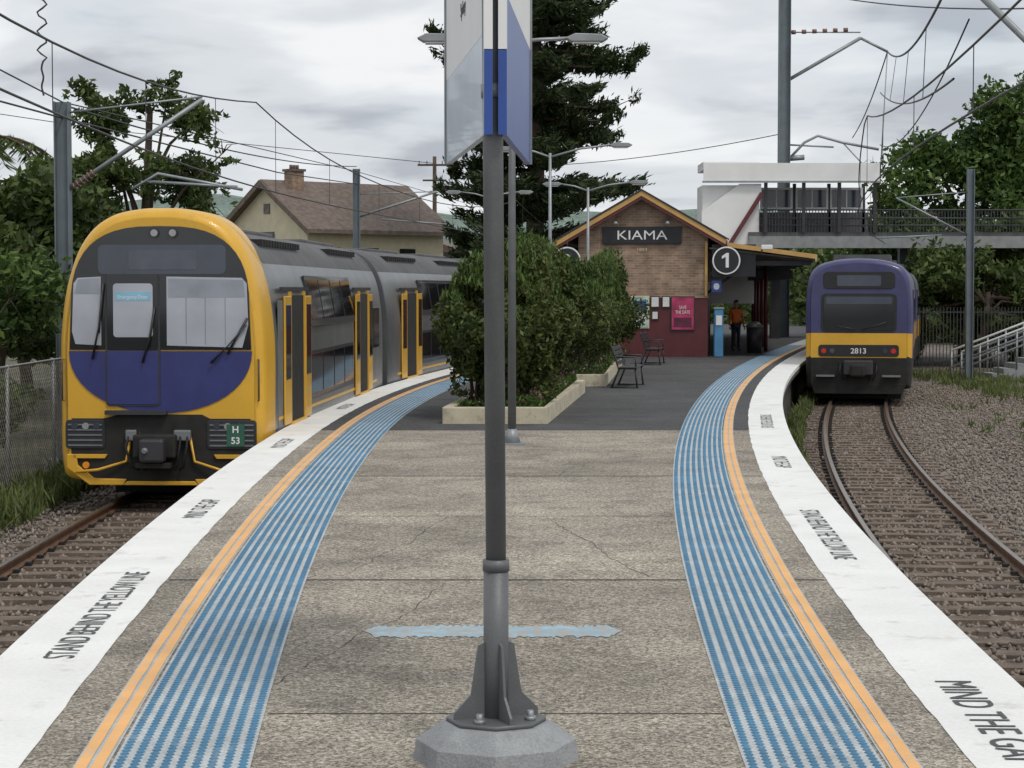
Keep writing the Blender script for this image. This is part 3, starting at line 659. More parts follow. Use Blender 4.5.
# ------------------------------------------------------------ people
m_skin=M('skin',(.5,.3,.22),.6)
def person(x,y,rz,top,legs,hair):
    e=empty('person',(x,y,0),rz)
    def skin(name,vs,es,rs,mat,root=0):
        me=bpy.data.meshes.new(name); me.from_pydata(vs,es,[]); me.materials.append(mat)
        o=bpy.data.objects.new(name,me); link(o,e); o.modifiers.new('s','SKIN'); sv=me.skin_vertices[0].data
        for i,r in enumerate(rs): sv[i].radius=(r,r*.8) if not isinstance(r,tuple) else r
        sv[root].use_root=True; sb=o.modifiers.new('u','SUBSURF'); sb.levels=2; sb.render_levels=2; return o
    skin('torso_arms',[(0,0,.93),(0,0,1.12),(0,.01,1.36),(0,0,1.46),(.19,0,1.40),(.25,-.03,1.13),(.24,-.14,.92),(-.19,0,1.40),(-.24,0,1.13),(-.25,-.04,.88)],[(0,1),(1,2),(2,3),(2,4),(4,5),(5,6),(2,7),(7,8),(8,9)],[(.16,.11),(.15,.11),(.17,.11),.07,.065,.05,.042,.065,.05,.042],top)
    skin('legs',[(0,0,.93),(.09,0,.86),(.1,-.01,.5),(.11,.02,.1),(.12,-.12,.045),(-.09,0,.86),(-.1,.0,.5),(-.1,.05,.1),(-.11,-.09,.045)],[(0,1),(1,2),(2,3),(3,4),(0,5),(5,6),(6,7),(7,8)],[.13,.1,.07,.05,.045,.1,.07,.05,.045],legs)
    skin('head',[(0,0,1.44),(0,-.005,1.53),(0,-.01,1.60),(0,0,1.7)],[(0,1),(1,2),(2,3)],[.05,.06,(.08,.095),.07],m_skin)
    skin('hair',[(0,.03,1.6),(0,.015,1.68),(0,0,1.735)],[(0,1),(1,2)],[.075,.088,.06],hair)
    for hx,hy in((.24,-.17),(-.25,-.05)): skin('hand',[(hx,hy,.9 if hx>0 else .86),(hx,hy-.02,.8),(hx+.02,hy-.03,.74),(hx-.02,hy-.03,.75)],[(0,1),(1,2),(1,3)],[.03,.035,.014,.014],m_skin)
    tube('nose',[(0,-.095,1.62),(0,-.12,1.59)],[.008,.016],m_skin,e,6)
    return e
m_hair=M('hair',(.04,.03,.02),.7)
person(7.55,67.5,.4,M('vest_orange',(.75,.17,.03),.7),M('trousers',(.03,.035,.06),.8),m_hair)
person(8.2,73,2.4,M('shirt_green',(.1,.2,.09),.7),M('trousers2',(.05,.05,.05),.8),m_hair)
# ------------------------------------------------------------ benches
def bench(x,y,rz):
    e=empty('park_bench',(x,y,0),rz); L=1.9
    for k in range(4): box('seat_slat',(.0+k*.1,0,.44),(.085,L,.03),m_black,e,bev=.006)
    for k in range(4): box('back_slat',(-.08-k*.035,0,.54+k*.1),(.03,L,.085),m_black,e,(0,-.25,0),bev=.006)
    for yy in(-L/2+.2,L/2-.2):
        tube('front_leg',[(.34,yy,.02),(.3,yy,.42)],.02,m_darkst,e,8); tube('rear_leg',[(-.2,yy,.02),(-.04,yy,.42)],.02,m_darkst,e,8)
        tube('seat_bearer',[(.34,yy,.42),(-.06,yy,.42),(-.22,yy,.92)],.018,m_darkst,e,8); tube('armrest',[(-.12,yy,.66),(.3,yy,.66),(.32,yy,.42)],.018,m_darkst,e,8)
        tube('foot',[(.38,yy,.015),(-.24,yy,.015)],.015,m_darkst,e,8)
    return e
bench(2.45,43.5,-.15); bench(3.9,56.5,-.15)
# ------------------------------------------------------------ planters + hedges
def planter(corners,h):
    e=empty('garden_planter')
    c=Vector((sum(p[0] for p in corners)/4,sum(p[1] for p in corners)/4))
    inn=[(c.x+(p[0]-c.x)*.86,c.y+(p[1]-c.y)*.965) for p in corners]
    V=[(*p,0) for p in corners]+[(*p,h) for p in corners]+[(*p,h) for p in inn]+[(*p,h-.08) for p in inn]
    F=[]
    for i in range(4):
        j=(i+1)%4; F+=[(i,j,4+j,4+i),(4+i,4+j,8+j,8+i),(8+i,8+j,12+j,12+i)]
    o=mesh('kerb_walls',V,F,m_kerb,e); md=o.modifiers.new('b','BEVEL'); md.width=.015
    mesh('soil',[(*p,h-.08) for p in inn],[(0,1,2,3)],m_soil,e); return inn
planter([(-1.1,31.4),(.56,31.4),(1.5,41.0),(-.3,41.0)],.26)
planter([(.55,43.5),(2.05,43.5),(3.0,54.5),(1.5,54.5)],.26)
def hedge(name,bl,n,zb=.75):
    e=empty(name); P=[]
    for c,r in bl: P.append(blob(c,r,n,gap=.1,k=3.5,shell=.22))
    P=np.concatenate(P); P=P[P[:,2]>.35]
    low=P[:,2]<zb; keep=~low|(rng.random(len(P))<.45); P=P[keep]
    leaves('foliage',P,.06,.027,m_leafh,e)
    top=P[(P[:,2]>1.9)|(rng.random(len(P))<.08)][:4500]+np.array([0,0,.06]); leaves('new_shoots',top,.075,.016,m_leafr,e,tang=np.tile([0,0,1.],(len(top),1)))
    for c,r in bl:
        for q in range(5):
            x=c[0]+random.uniform(-.25,.25)*r[0]; y=c[1]+random.uniform(-.25,.25)
            tube('stem',[(x,y,.15),(x+random.uniform(-.1,.1),y,.9),(c[0]+random.uniform(-.5,.5)*r[0],c[1]+random.uniform(-.3,.3),1.8)],[.03,.022,.012],m_bark,e,6)
hedge('hedge_shrub',[((-.2,32.7,1.5),(.80,.95,1.15)),((.0,34.4,1.55),(.9,1.1,1.15)),((.42,32.9,1.35),(.5,.8,1.1)),((-.52,33.2,1.3),(.5,.8,1.05))],17000)
hedge('hedge_shrub',[((.4,36.8,1.5),(.85,1.2,1.15)),((.8,39.0,1.5),(.8,1.1,1.15))],17000)
hedge('hedge_shrub',[((1.5,45,1.5),(.75,1.2,1.15)),((1.8,47.2,1.5),(.75,1.2,1.15))],13000)
hedge('hedge_shrub',[((2.2,49.7,1.5),(.75,1.2,1.2)),((2.55,52.3,1.5),(.85,1.2,1.2))],13000)
P=[]
for _ in range(8000):
    y=random.uniform(31.7,40.6); t=(y-31.4)/9.6; x0=-.95+t*.75; x1=.42+t*.93
    x=random.uniform(x0,x1) if random.random()<.4 else x1-abs(random.gauss(0,.2)); P.append((x,y,.2+random.random()*.22*(1 if x>0 else .6)))
for _ in range(4000):
    y=random.uniform(43.8,54.2); t=(y-43.5)/11; x=random.uniform(.7+t,1.95+t); P.append((x,y,.2+random.random()*.3))
P=np.array(P); leaves('garden_plants',P,.05,.014,m_leafr,None,tang=np.tile([0,0,.8],(len(P),1)),jit=1.6)
leaves('garden_flowers',P[rng.random(len(P))<.035]+np.array([0,0,.12]),.03,.025,m_flower)
# ------------------------------------------------------------ trees
def tree(name,base,top,bl,n,leaf,mat,r=.25,gap=0,k=1.2):
    e=empty(name,(0,0,0)); b=Vector(base);t=Vector(top)
    mid=b.lerp(t,.5)+Vector((random.uniform(-.3,.3),0,0))
    tube('trunk',[b,mid,t],[r,r*.7,r*.35],m_bark,e,10)
    P=[]
    for c,rr in bl:
        P.append(blob(c,rr,int(n*rr[0]*rr[2]),gap=gap,k=k)); c=Vector(c)
        s=b.lerp(t,random.uniform(.45,.95)); 
        tube('limb',[s,s.lerp(c,.5)+Vector((0,0,.3)),c],[r*.35,r*.22,r*.08],m_bark,e,6)
        for _ in range(4):
            d=Vector(tuple(random.uniform(-1.05,1.05)*rr[i] for i in range(3))); tube('twig',[c,c+d*.5+Vector((0,0,.1)),c+d],[r*.1,r*.05,r*.02],m_bark,e,5)
    leaves('crown',np.concatenate(P),leaf,leaf*.42,mat,e); return e
def rb(xr,yr,zr,rr,n,rnd=random):
    return [((rnd.uniform(*xr),rnd.uniform(*yr),rnd.uniform(*zr)),tuple(rnd.uniform(*rr)*f for f in (1,1,.75))) for _ in range(n)]
tree('gum_tree',(-9.4,50,-1.3),(-9.0,50,6.6),
  [((-10.1,50,6.2),(.9,1,.6)),((-9.0,50,6.9),(.8,1,.45)),((-7.9,50,6.3),(.75,1,.5)),((-7.2,50,5.5),(.55,.8,.45)),((-9.6,49,5.0),(1.2,1.1,.8)),((-8.3,51,4.9),(.9,1,.7)),((-11,50,4.6),(1.0,1,.9)),((-10.6,50,7.0),(.4,.6,.35)),((-7.6,50,4.2),(.7,.9,.6)),((-8.5,50,7.3),(.3,.5,.25))],4200,.10,m_leaft,.2,gap=1.2,k=2.9)
tree('shrub_tree',(-11.5,44,-1.3),(-11.3,44,4),rb((-13.5,-9.8),(40,46),(.8,4.0),(1.2,1.8),11),2300,.15,m_leaft,.2)
tree('shrub_tree',(-10.6,55,-1.3),(-10.6,55,4),rb((-13,-9.9),(53,60),(1,4.0),(1.2,1.7),9),1900,.16,m_leaft,.2)
tree('shrub_tree',(-9.6,36,-1.3),(-9.6,36,2),rb((-10.6,-9.0),(30,38),(-.3,2.0),(.8,1.2),10),3600,.10,m_leafr,.12)
tree('shrub_tree',(-15,62,-1.3),(-15,62,4),rb((-20,-13),(58,70),(1,4.5),(1.5,2.4),9),1500,.19,m_leaft,.2)
pm=empty('palm_tree',(-13.9,50,-1.3)); tube('trunk',[(0,0,0),(.2,0,7)],[.22,.16],m_bark,pm,10)
for k in range(14):
    a=k*2*math.pi/14; pts=[(.2+math.cos(a)*d,math.sin(a)*d,7+d*.5-d*d*.28) for d in np.linspace(0,2.3,9)]
    tube('frond_rib',pts,[.03]*8+[.008],m_bark,pm,5)
    P=[];T=[]
    for p in pts[1:]:
        for q in range(12): s=random.choice((-1,1)); P.append((p[0]-math.sin(a)*s*.18+random.uniform(-.1,.1),p[1]+math.cos(a)*s*.18+random.uniform(-.1,.1),p[2]-.1)); T.append((-math.sin(a)*s,math.cos(a)*s,-.7))
    leaves('frond',P,.25,.025,m_leaft,pm,tang=np.array(T),jit=.3)
# norfolk pine
np_=empty('norfolk_pine',(1.0,92,-1.3)); HT=31
tube('trunk',[(0,0,0),(.1,0,9),(0,0,18),(0,0,HT)],[.5,.4,.28,.05],m_bark,np_,12)
P=[];T=[]; z=5.2
while z<HT-1:
    Lm=5.2*(1-(z/HT)**2.4)+.3; nb=7
    ph=random.random()*6
    for k in range(nb):
        if random.random()<.1: continue
        a=ph+k*2*math.pi/nb+random.uniform(-.3,.3); L=Lm*random.uniform(.6,1.1); c,s=math.cos(a),math.sin(a)
        zz=z+random.uniform(-.6,.6); up=random.uniform(-.02,.18)
        f=lambda d: zz+L*(up*d-.30*d*d+.28*d**4)
        pts=[(c*d*L,s*d*L,f(d)) for d in np.linspace(0,1,8)]
        tube('branch',pts,[.09,.08,.07,.06,.05,.035,.025,.01],m_bark,np_,5)
        for q in range(int(8+L*3.4)):
            d0=random.uniform(.08,1.0); sd=random.choice((-1,1)); ln=random.uniform(.5,1.2)*(1.15-d0*.45)
            m=52; t=rng.random(m)
            out=.45
            x=c*d0*L+(c*out-s*sd)*t*ln; y=s*d0*L+(s*out+c*sd)*t*ln
            w=f(d0)+t*t*ln*.5-.1+rng.normal(size=m)*.13
            P.append(np.stack([x+rng.normal(size=m)*.12,y+rng.normal(size=m)*.12,w],1)); T.append(np.tile([c*out-s*sd,s*out+c*sd,.6],(m,1)))
    z+=random.uniform(.9,1.25)
leaves('needles',np.concatenate(P),.20,.05,m_leafp,np_,tang=np.concatenate(T),jit=1.6)
random.seed(9)
tree('fig_tree',(21,92,-1.3),(21,92,8),[((18.3,90,5.6),(2.6,2.5,2.2)),((20.5,92,7.6),(2.8,2.5,2.3)),((23.5,92,8.8),(3,3,2.6)),((21,90,4.5),(3,2.5,2.3)),((24.5,90,5.5),(3,2.5,2.5)),((17.3,93,4.0),(2,2,1.8)),((22,91,10.2),(1.6,2,1.2)),((25,91,10.8),(2,2,1.2)),((19.0,91,8.3),(1.3,1.5,.9))],800,.19,m_leafr,.5,gap=.3,k=1.2)
tree('fig_tree',(27,95,-1.3),(27,95,8),rb((25,32),(90,98),(3,9),(2.5,3.2),7),600,.21,m_leafr,.5)
tree('shrub_tree',(20,84,-1.3),(20,84,2),rb((16.5,27),(83,89),(.3,3.4),(1.4,2.0),14),1000,.17,m_leaft,.25)
tree('shrub_tree',(21,67,-1.3),(21,67,-.8),rb((18.6,24),(64,68),(-1.3,-.9),(.5,.8),8),2400,.09,m_leafr,.08)
P=[]
for _ in range(70):
    y=random.uniform(150,260); x=random.uniform(-.16,.42)*y; P.append(blob((x,y,random.uniform(0,2.6)),(random.uniform(4,7),5,random.uniform(2.5,4.0)),700,k=.5))
leaves('background_trees',np.concatenate(P),.62,.32,m_leaft)
P=[]
for i in range(24): 
    y=112+random.uniform(0,25); P.append(blob((18+i*.9+random.uniform(-2,2),y,random.uniform(0,3)),(2.5,3,2.5),900,k=.8))
leaves('background_trees',np.concatenate(P),.34,.16,m_leaft)
def hills(name,y0,h,seed,mat,xr=(-900,1200)):
    V=[];F=[];nx=90;ny=8
    for j in range(ny+1):
        for i in range(nx+1):
            x=xr[0]+(xr[1]-xr[0])*i/nx; t=j/ny
            e=h*(.82+.1*math.sin(x*.006+seed)+.07*math.sin(x*.017+seed*2)+.03*math.sin(x*.05))
            V.append((x,y0+t*500,-2+e*math.sin(min(t*1.6,1)*math.pi/2)+1.0*math.sin(x*.08+t*9)*t))
    for j in range(ny):
        for i in range(nx): q=j*(nx+1)+i; F.append((q,q+1,q+nx+2,q+nx+1))
    return mesh(name,V,F,mat,smooth=True)
hills('hills',1100,70,2.6,M('hill_green_hazed',(.14,.19,.16),.95,var=.45,scale=.012,fine=.4))  # far ridge: distance haze painted into its bluish green colour
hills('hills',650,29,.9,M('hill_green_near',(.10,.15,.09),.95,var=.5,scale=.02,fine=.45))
# ------------------------------------------------------------ houses
hs=empty('brick_house',(-9.6,102,-1.3),.75)
def pr2(name,pts,x0,x1,mat,par):
    n=len(pts); V=[(x0,p[0],p[1]) for p in pts]+[(x1,p[0],p[1]) for p in pts]
    return mesh(name,V,[tuple(range(n))[::-1],tuple(range(n,2*n))]+[(i,(i+1)%n,(i+1)%n+n,i+n) for i in range(n)],mat,par)
pr2('walls',[(-3.3,0),(3.3,0),(3.3,6.5),(0,8.6),(-3.3,6.5)],-3.5,5.2,m_cream,hs)
pr2('roof_front',[(-3.9,6.12),(-3.87,6.32),(0,8.85),(0,8.64)],-3.9,5.6,m_tile,hs); pr2('roof_back',[(3.9,6.12),(3.87,6.32),(0,8.85),(0,8.64)],-3.9,5.6,m_tile,hs)
pr2('barge_a',[(-3.95,6.0),(-3.95,6.3),(0,8.82),(0,8.52)],-4.0,-3.91,m_tile,hs); pr2('barge_b',[(3.95,6.0),(3.95,6.3),(0,8.82),(0,8.52)],-4.0,-3.91,m_tile,hs)
box('chimney',(-2.2,-.5,8.7),(.7,.7,1.2),m_brick,hs); box('chimney_cap',(-2.2,-.5,9.33),(.85,.85,.12),m_tile,hs)
for k in range(3): tube('chimney_pot',[(-2.4+k*.2,-.5,9.39),(-2.4+k*.2,-.5,9.6)],.08,m_tile,hs,8)
for k in range(3):
    box('window',(-2+k*2.4,-3.32,4.8),(1.0,.06,1.3),m_glass,hs); box('window_sill',(-2+k*2.4,-3.36,4.1),(1.2,.14,.1),m_wtext,hs)
box('gable_window',(-3.52,0,5.6),(.06,1.2,1.3),m_glass,hs); box('gable_sill',(-3.56,0,4.9),(.14,1.4,.1),m_wtext,hs); box('gable_vent',(-3.52,0,7.4),(.05,.5,.5),m_wood,hs)
hb=empty('house',(-5.2,112,-1.3),-.1)
box('walls',(0,0,2.7),(5,6,5.4),M('blue_wall',(.25,.34,.38),.8),hb); prism('roof',[(-2.9,5.4),(2.9,5.4),(0,6.6)],-3.4,3.4,m_tile,hb); box('window',(0,-3.02,4.6),(4.2,.05,.7),m_glass,hb)
for k in range(6): box('mullion',(-2.1+k*.84,-3.06,4.6),(.06,.03,.7),m_wtext,hb)
pp=empty('power_pole',(-4.55,118,-1.3)); tube('pole',[(0,0,0),(0,0,11.2)],[.17,.11],m_bark,pp,8); box('crossarm',(0,0,10.7),(2.0,.1,.12),m_bark,pp); box('crossarm_lower',(0,0,9.8),(1.4,.1,.1),m_bark,pp)
boxes('insulators',[((x,0,10.85),(.07,.07,.18)) for x in(-.9,-.45,.45,.9)],m_galv,pp)
# ------------------------------------------------------------ footbridge
fb=empty('footbridge',(0,86,0))
box('roof_slab',(11.75,0,7.25),(7.3,3.2,.18),m_bridgew,fb); box('roof_fascia',(11.75,-1.63,7.0),(7.4,.06,.82),m_bridgew,fb)
box('roof_fascia_lip',(11.75,-1.68,6.62),(7.5,.1,.08),m_galv,fb)
box('lift_roof',(9.3,.3,7.42),(2.4,2.6,.16),m_bridgew,fb)
prism('lift_tower_wall',[(8.05,1.5),(10.45,1.5),(10.45,6.5),(8.05,6.5)],-1.2,1.2,m_bridgew,fb)
prism('stair_cover',[(8.0,4.0),(8.0,5.4),(9.6,6.55),(10.5,6.55),(10.5,6.1),(9.2,4.0)],-1.5,-1.22,m_bridgew,fb)
prism('stair_edge',[(8.95,3.8),(9.15,3.8),(10.6,6.1),(10.45,6.2)],-1.6,-1.51,m_maroon,fb)
box('deck',(17,0,4.35),(14,2.6,.35),m_roofd,fb); box('deck_beam',(17,-1.33,4.1),(14,.08,.5),M('beam_grey',(.25,.26,.26),.6),fb)
for x in (10.7,12.3,13.8,15.3): box('column',(x,-1.4,5.6),(.14,.14,2.2),m_darkst,fb); box('column',(x,1.4,5.6),(.14,.14,2.2),m_darkst,fb)
for x in (11.3,16.8,23.5): box('pier',(x,0,1.5),(.4,.5,5.3),m_darkst,fb)
for z in (4.8,5.1,5.45): tube('handrail',[(10.5,-1.4,z),(24,-1.4,z)],.035,m_darkst,fb,6)
boxes('balusters',[((10.6+k*.13,-1.4,5.0),(.035,.03,.95)) for k in range(103)],m_darkst,fb)
box('rear_screen',(13.0,1.35,5.0),(5.0,.04,.9),m_roofd,fb)
# glazed upper screens in frames under the bridge roof
for i,x in enumerate((11.5,13.05,14.55)):
    box('window_frame',(x,1.30,6.05),(1.42,.05,.95),m_bridgew,fb); box('window_pane',(x,1.26,6.05),(1.22,.03,.75),m_disp,fb)
    box('window_mullion',(x,1.235,6.05),(.05,.02,.75),m_bridgew,fb)
# ------------------------------------------------------------ masts and wires
m_mast=M('mast_steel',(.17,.2,.22),.6,.3,var=.15,scale=2)
m_porc=M('porcelain',(.2,.1,.07),.3)
def mast(x,y,h,w=.24,z=-1.3):
    e=empty('overhead_line_mast',(x,y,z))
    box('flange',(-w/2+.012,0,h/2),(.024,w,h),m_mast,e); box('flange',(w/2-.012,0,h/2),(.024,w,h),m_mast,e); box('web',(0,0,h/2),(w-.05,.02,h),m_mast,e)
    box('foot',(0,0,.08),(.6,.6,.24),m_mound,e); return e
def arm(e,a,b,r=.045): tube('cantilever_tube',[a,b],r,m_galv,e,8)
def insul(e,a,b,r=.075):
    a=Vector(a);b=Vector(b); n=6
    for k in range(n): p=a.lerp(b,k/(n-1)); tube('insulator',[p,p+(b-a)*.08],r,m_porc,e,10)
L1=mast(-8.5,38,6.95,.28)
arm(L1,(.1,0,5.3),(2.65,0,7.0)); arm(L1,(.1,0,6.75),(2.65,0,7.05),.02); arm(L1,(1.6,0,5.45),(3.3,0,5.35),.03); tube('registration_arm',[(1.3,0,5.3),(1.8,0,5.6),(2.6,0,5.45),(3.4,0,5.3)],.03,m_galv,L1,8); insul(L1,(.2,0,5.35),(.55,0,5.6))
L2=mast(-6.2,80,8.2,.28); arm(L2,(.1,0,6.3),(3.2,0,7.3)); arm(L2,(.1,0,7.2),(3.2,0,7.3),.02); arm(L2,(1,0,6.2),(3.6,0,6.0),.03)
R1=mast(12.05,89,20,.5)
arm(R1,(.25,0,12.7),(3.35,0,14.5),.08); insul(R1,(.3,0,14.75),(2.6,0,14.85),.1); arm(R1,(.25,0,14.75),(3.35,0,14.75),.03); arm(R1,(3.35,0,14.5),(4.55,0,13.9),.06); arm(R1,(4.55,0,13.9),(4.25,0,8.0),.025)
tube('registration_arm',[(.25,0,9.2),(.9,0,9.9),(1.5,0,10.2),(2.6,0,9.9),(4.2,0,9.6)],.06,m_galv,R1,8); arm(R1,(.25,0,9.8),(2.2,0,9.7),.04); arm(R1,(.25,0,9.2),(.9,0,9.25),.12)
arm(R1,(2.6,0,9.9),(4.3,0,8.1),.03)
R2=mast(16.0,70,7.6,.24); arm(R2,(-.1,0,5.3),(-2.6,0,6.6),.03); arm(R2,(-.1,0,6.8),(-2.6,0,6.6),.02); arm(R2,(-1,0,5.3),(-3.2,0,5.2),.025)
R3=mast(14.6,41,9.5,.3); arm(R3,(-.1,0,4.6),(-5.6,0,9.9),.075); arm(R3,(-.1,0,8.8),(-5.6,0,9.9),.03); 
ow=empty('overhead_wires')
def cat(side,zc,sup,o=-1.62):
    W1=[];W2=[]; ys=list(np.arange(2,118,2.0))
    for y in ys:
        x,yy=ep(side,y,o)
        a=max([s for s in sup if s<=y],default=sup[0]-40); b=min([s for s in sup if s>y],default=sup[-1]+40)
        t=(y-a)/(b-a); sag=4*.9*t*(1-t)
        W1.append((x,yy,zc)); W2.append((x,yy,zc+1.6-sag))
    wire('contact_wire',W1,.014,m_darkst,ow); wire('messenger_wire',W2,.014,m_darkst,ow)
    for i in range(1,len(ys),3): wire('dropper',[W1[i],W2[i]],.006,m_darkst,ow)
cat('L',4.05,[-5,38,80]); cat('R',4.05,[8,41,72])
wire('feeder_wire',[(-8.3,0,5.2),(-8.5,20,4.9),(-8.5,38,5.35),(-7,60,5.6),(-6.2,80,6.3)],.018,m_darkst,ow)
wire('feeder_wire',[(-8.5,10,6.3),(-8.5,38,5.65),(-6.2,80,6.8),(-3,125,7.5)],.014,m_darkst,ow)
def sagw(a,b,s,r,n=16):
    a=Vector(a);b=Vector(b); wire('span_wire',[tuple(a.lerp(b,i/n)-Vector((0,0,4*s*(i/n)*(1-i/n)))) for i in range(n+1)],r,m_darkst,ow)
sagw((16.6,89,12.6),(9.0,41,8.6),.8,.035); sagw((16.3,89,10.8),(9.0,41,6.4),.5,.025); sagw((16.3,89,8.5),(9.3,41,7.6),.9,.02)
sagw((9.0,41,8.6),(5.5,6,7.0),.6,.02); sagw((12.05,89,15.5),(14.6,41,8.1),.6,.025); sagw((16.6,89,12.6),(20,118,11),.4,.03)
sagw((-4.6,118,9.4),(12.0,89,9.0),.6,.02); sagw((-6.2,80,7),(-8.5,38,5.6),.3,.018)
wire('power_line',[(-4.6,118,9.5),(-20,100,10.0),(-30,90,11)],.02,m_darkst,ow)
for t in (.25,.5,.75):
    a=Vector((16.6,89,12.6)).lerp(Vector((9,41,8.6)),t); b=Vector((16.3,89,10.8)).lerp(Vector((9,41,6.4)),t); wire('dropper',[tuple(a-Vector((0,0,3.2*t*(1-t)))),tuple(b-Vector((0,0,2*t*(1-t))))],.012,m_darkst,ow)
wire('curled_wire',[(-5.6+.06*math.sin(k*1.3)*(1 if 8<k<26 else .2),24,6.0-k*.045) for k in range(36)],.012,m_darkst,ow)
# ------------------------------------------------------------ fences
fe=empty('chain_link_fence'); Q=[]
def fx(y): return -7.55+(0 if y<50 else (y-50)*.13)
y=10.0
while y<60:
    for s in(-1,1):
        y2=y+s*2.1; 
        Q.append([(fx(y),y-.004,-1.2),(fx(y),y+.004,-1.2),(fx(y2),y2+.004,.93),(fx(y2),y2-.004,.93)])
        Q.append([(fx(y)-.004,y,-1.2),(fx(y)+.004,y,-1.2),(fx(y2)+.004,y2,.93),(fx(y2)-.004,y2,.93)])
    y+=.12
fastmesh('mesh_wire',np.array(Q),4,m_wood,fe)
for q in np.arange(9,80,3.0): tube('post',[(fx(q)-.03,q,-1.3),(fx(q)-.03,q,.98)],.03,m_galv,fe,8)
tube('top_rail',[(fx(q)-.03,q,.95) for q in (9,50,79)],.022,m_galv,fe,8)
for z in(-1.1,-.1): tube('strand',[(fx(q)-.005,q,z) for q in (9,50,79)],.006,m_galv,fe,5)
fr=empty('steel_fence'); boxes('pickets',[((14.6+k*.14,79+k*.02,.1),(.03,.03,2.6)) for k in range(70)],m_darkst,fr); boxes('fence_rails',[((19.4,79.7,z),(9.8,.04,.05)) for z in(-.8,1.2)],m_darkst,fr)
rp=empty('access_stairs',(16.2,71.5,-1.25))
for k in range(10): box('step',(.6+k*.4,0,.1+k*.09),(.4,1.6,.18+k*.18),m_mound,rp)
for sy in(-.8,.8):
    for dz in (.45,.75,1.05): tube('handrail',[(-.3,sy,.1+dz),(4.4,sy,1.9+dz),(8,sy,1.9+dz)],.04,m_wtext if dz>1 else m_galv,rp,8)
    for k in range(13): x=-.3+k*.65; z=.1+min((x+.3)/4.7,1)*1.8; tube('stanchion',[(x,sy,max(z-.3,0)),(x,sy,z+1.05)],.035,m_galv,rp,6)
box('landing',(6.5,0,1.75),(4,1.8,.2),m_mound,rp); box('landing_wall',(6.5,.2,.85),(3.8,1.2,1.58),m_wall,rp)
# ------------------------------------------------------------ grass & weeds
P=[]
def tuft(x,y,n,h,sp):
    for _ in range(n):
        a=random.uniform(-sp,sp);b=random.uniform(-sp,sp); P.append((x+a,y+b,-1.2+h*random.uniform(.2,.6)))
for _ in range(420): tuft(random.uniform(-7.7,-6.9),random.uniform(18,36),20,random.uniform(.2,.8),.18)
for _ in range(200): x,y=ep('R',random.uniform(34,60),random.uniform(-.05,-.35)); tuft(x,y,14,random.uniform(.1,.5),.12)
for _ in range(600): tuft(random.uniform(14.6,23),random.uniform(58,76),16,random.uniform(.2,.5),.3)
for _ in range(90): x,y=ep('R',random.uniform(18,60),random.uniform(-4,-9)); tuft(x,y,12,.15,.12)
P=np.array(P); leaves('grass',P,.16,.018,m_grass,None,tang=np.tile([0,0,1.],(len(P),1)))
# ------------------------------------------------------------ sky + sun
w=bpy.data.worlds.new('World'); S.world=w; w.use_nodes=True; nt=w.node_tree; L=nt.links
bg=nt.nodes['Background']; out=nt.nodes['World Output']
EL,AZ=58,35
sk=N(nt,'ShaderNodeTexSky',sky_type='NISHITA'); sk.sun_disc=False; sk.sun_elevation=math.radians(EL); sk.sun_rotation=math.radians(180-AZ)
L.new(sk.outputs[0],bg.inputs['Color']); bg.inputs['Strength'].default_value=.12
tc=N(nt,'ShaderNodeTexCoord'); sx=N(nt,'ShaderNodeSeparateXYZ'); L.new(tc.outputs['Generated'],sx.inputs[0])
az=N(nt,'ShaderNodeMath',operation='MAXIMUM'); az.inputs[1].default_value=0; L.new(sx.outputs[2],az.inputs[0])
ad=N(nt,'ShaderNodeMath',operation='ADD'); ad.inputs[1].default_value=.17; L.new(az.outputs[0],ad.inputs[0])
dx=N(nt,'ShaderNodeMath',operation='DIVIDE'); L.new(sx.outputs[0],dx.inputs[0]); L.new(ad.outputs[0],dx.inputs[1])
dy=N(nt,'ShaderNodeMath',operation='DIVIDE'); L.new(sx.outputs[1],dy.inputs[0]); L.new(ad.outputs[0],dy.inputs[1])
cb=N(nt,'ShaderNodeCombineXYZ'); L.new(dx.outputs[0],cb.inputs[0]); L.new(dy.outputs[0],cb.inputs[1])
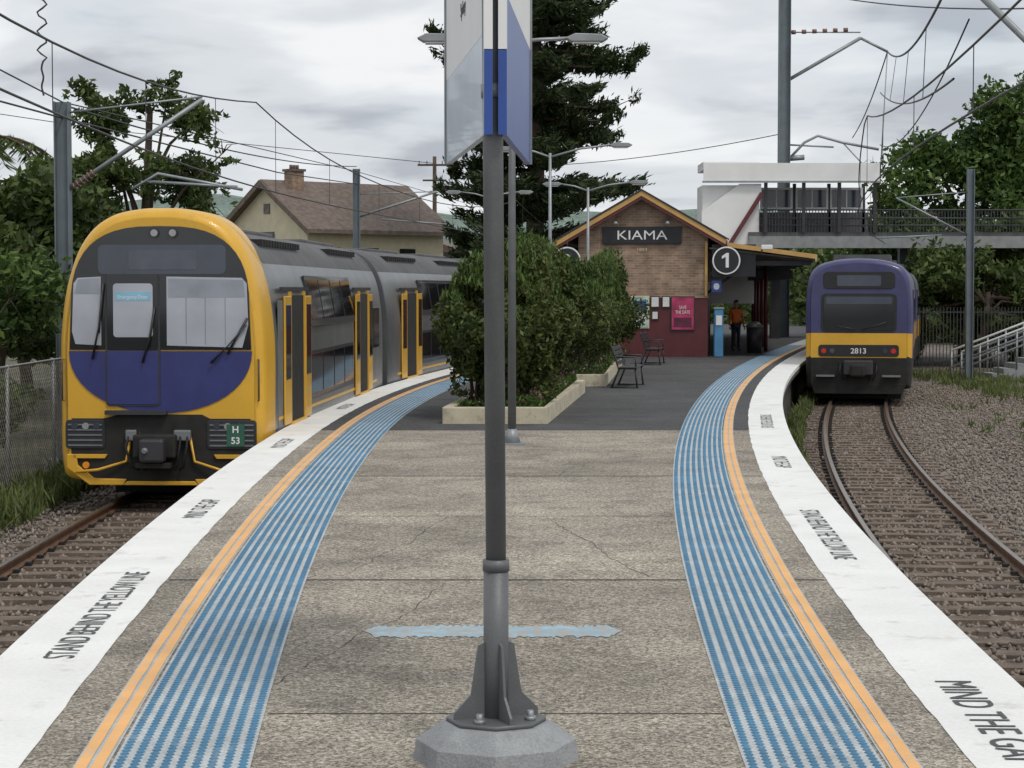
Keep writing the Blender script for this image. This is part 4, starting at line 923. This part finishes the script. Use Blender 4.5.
no=N(nt,'ShaderNodeTexNoise'); no.inputs['Scale'].default_value=2.0; no.inputs['Detail'].default_value=6; no.inputs['Roughness'].default_value=.48; no.inputs['Distortion'].default_value=.3
L.new(cb.outputs[0],no.inputs['Vector'])
cr=N(nt,'ShaderNodeValToRGB'); cr.color_ramp.interpolation='EASE'; e=cr.color_ramp.elements
e[0].position=.30; e[0].color=(.47,.50,.55,1); e[1].position=.62; e[1].color=(.90,.915,.93,1); k=e.new(.45); k.color=(.71,.745,.785,1)
L.new(no.outputs['Fac'],cr.inputs[0])
b2=N(nt,'ShaderNodeBackground'); b2.inputs['Strength'].default_value=1.0; L.new(cr.outputs[0],b2.inputs['Color'])
n2=N(nt,'ShaderNodeTexNoise'); n2.inputs['Scale'].default_value=1.1; n2.inputs['Detail'].default_value=3; L.new(cb.outputs[0],n2.inputs['Vector'])
mr=N(nt,'ShaderNodeMapRange'); mr.inputs['From Min'].default_value=.32; mr.inputs['From Max'].default_value=.5; mr.inputs['To Min'].default_value=.8; mr.inputs['To Max'].default_value=1; L.new(n2.outputs['Fac'],mr.inputs['Value'])
mx=N(nt,'ShaderNodeMixShader'); L.new(mr.outputs[0],mx.inputs[0]); L.new(bg.outputs[0],mx.inputs[1]); L.new(b2.outputs[0],mx.inputs[2]); L.new(mx.outputs[0],out.inputs['Surface'])
sl=bpy.data.lights.new('sun','SUN'); sl.energy=1.4; sl.angle=math.radians(12); sl.color=(1,.95,.87)
so=bpy.data.objects.new('sun',sl); link(so)
d=Vector((math.sin(math.radians(AZ))*math.cos(math.radians(EL)),-math.cos(math.radians(AZ))*math.cos(math.radians(EL)),math.sin(math.radians(EL))))
so.rotation_euler=d.to_track_quat('Z','Y').to_euler()
# ------------------------------------------------------------ camera
cd=bpy.data.cameras.new('camera'); cd.sensor_width=36; cd.lens=70.3; cd.clip_end=6000; cd.clip_start=.1
co=bpy.data.objects.new('camera',cd); link(co); co.location=(0,0,2.12); co.rotation_euler=(math.radians(90-2.72),0,0)
S.camera=co
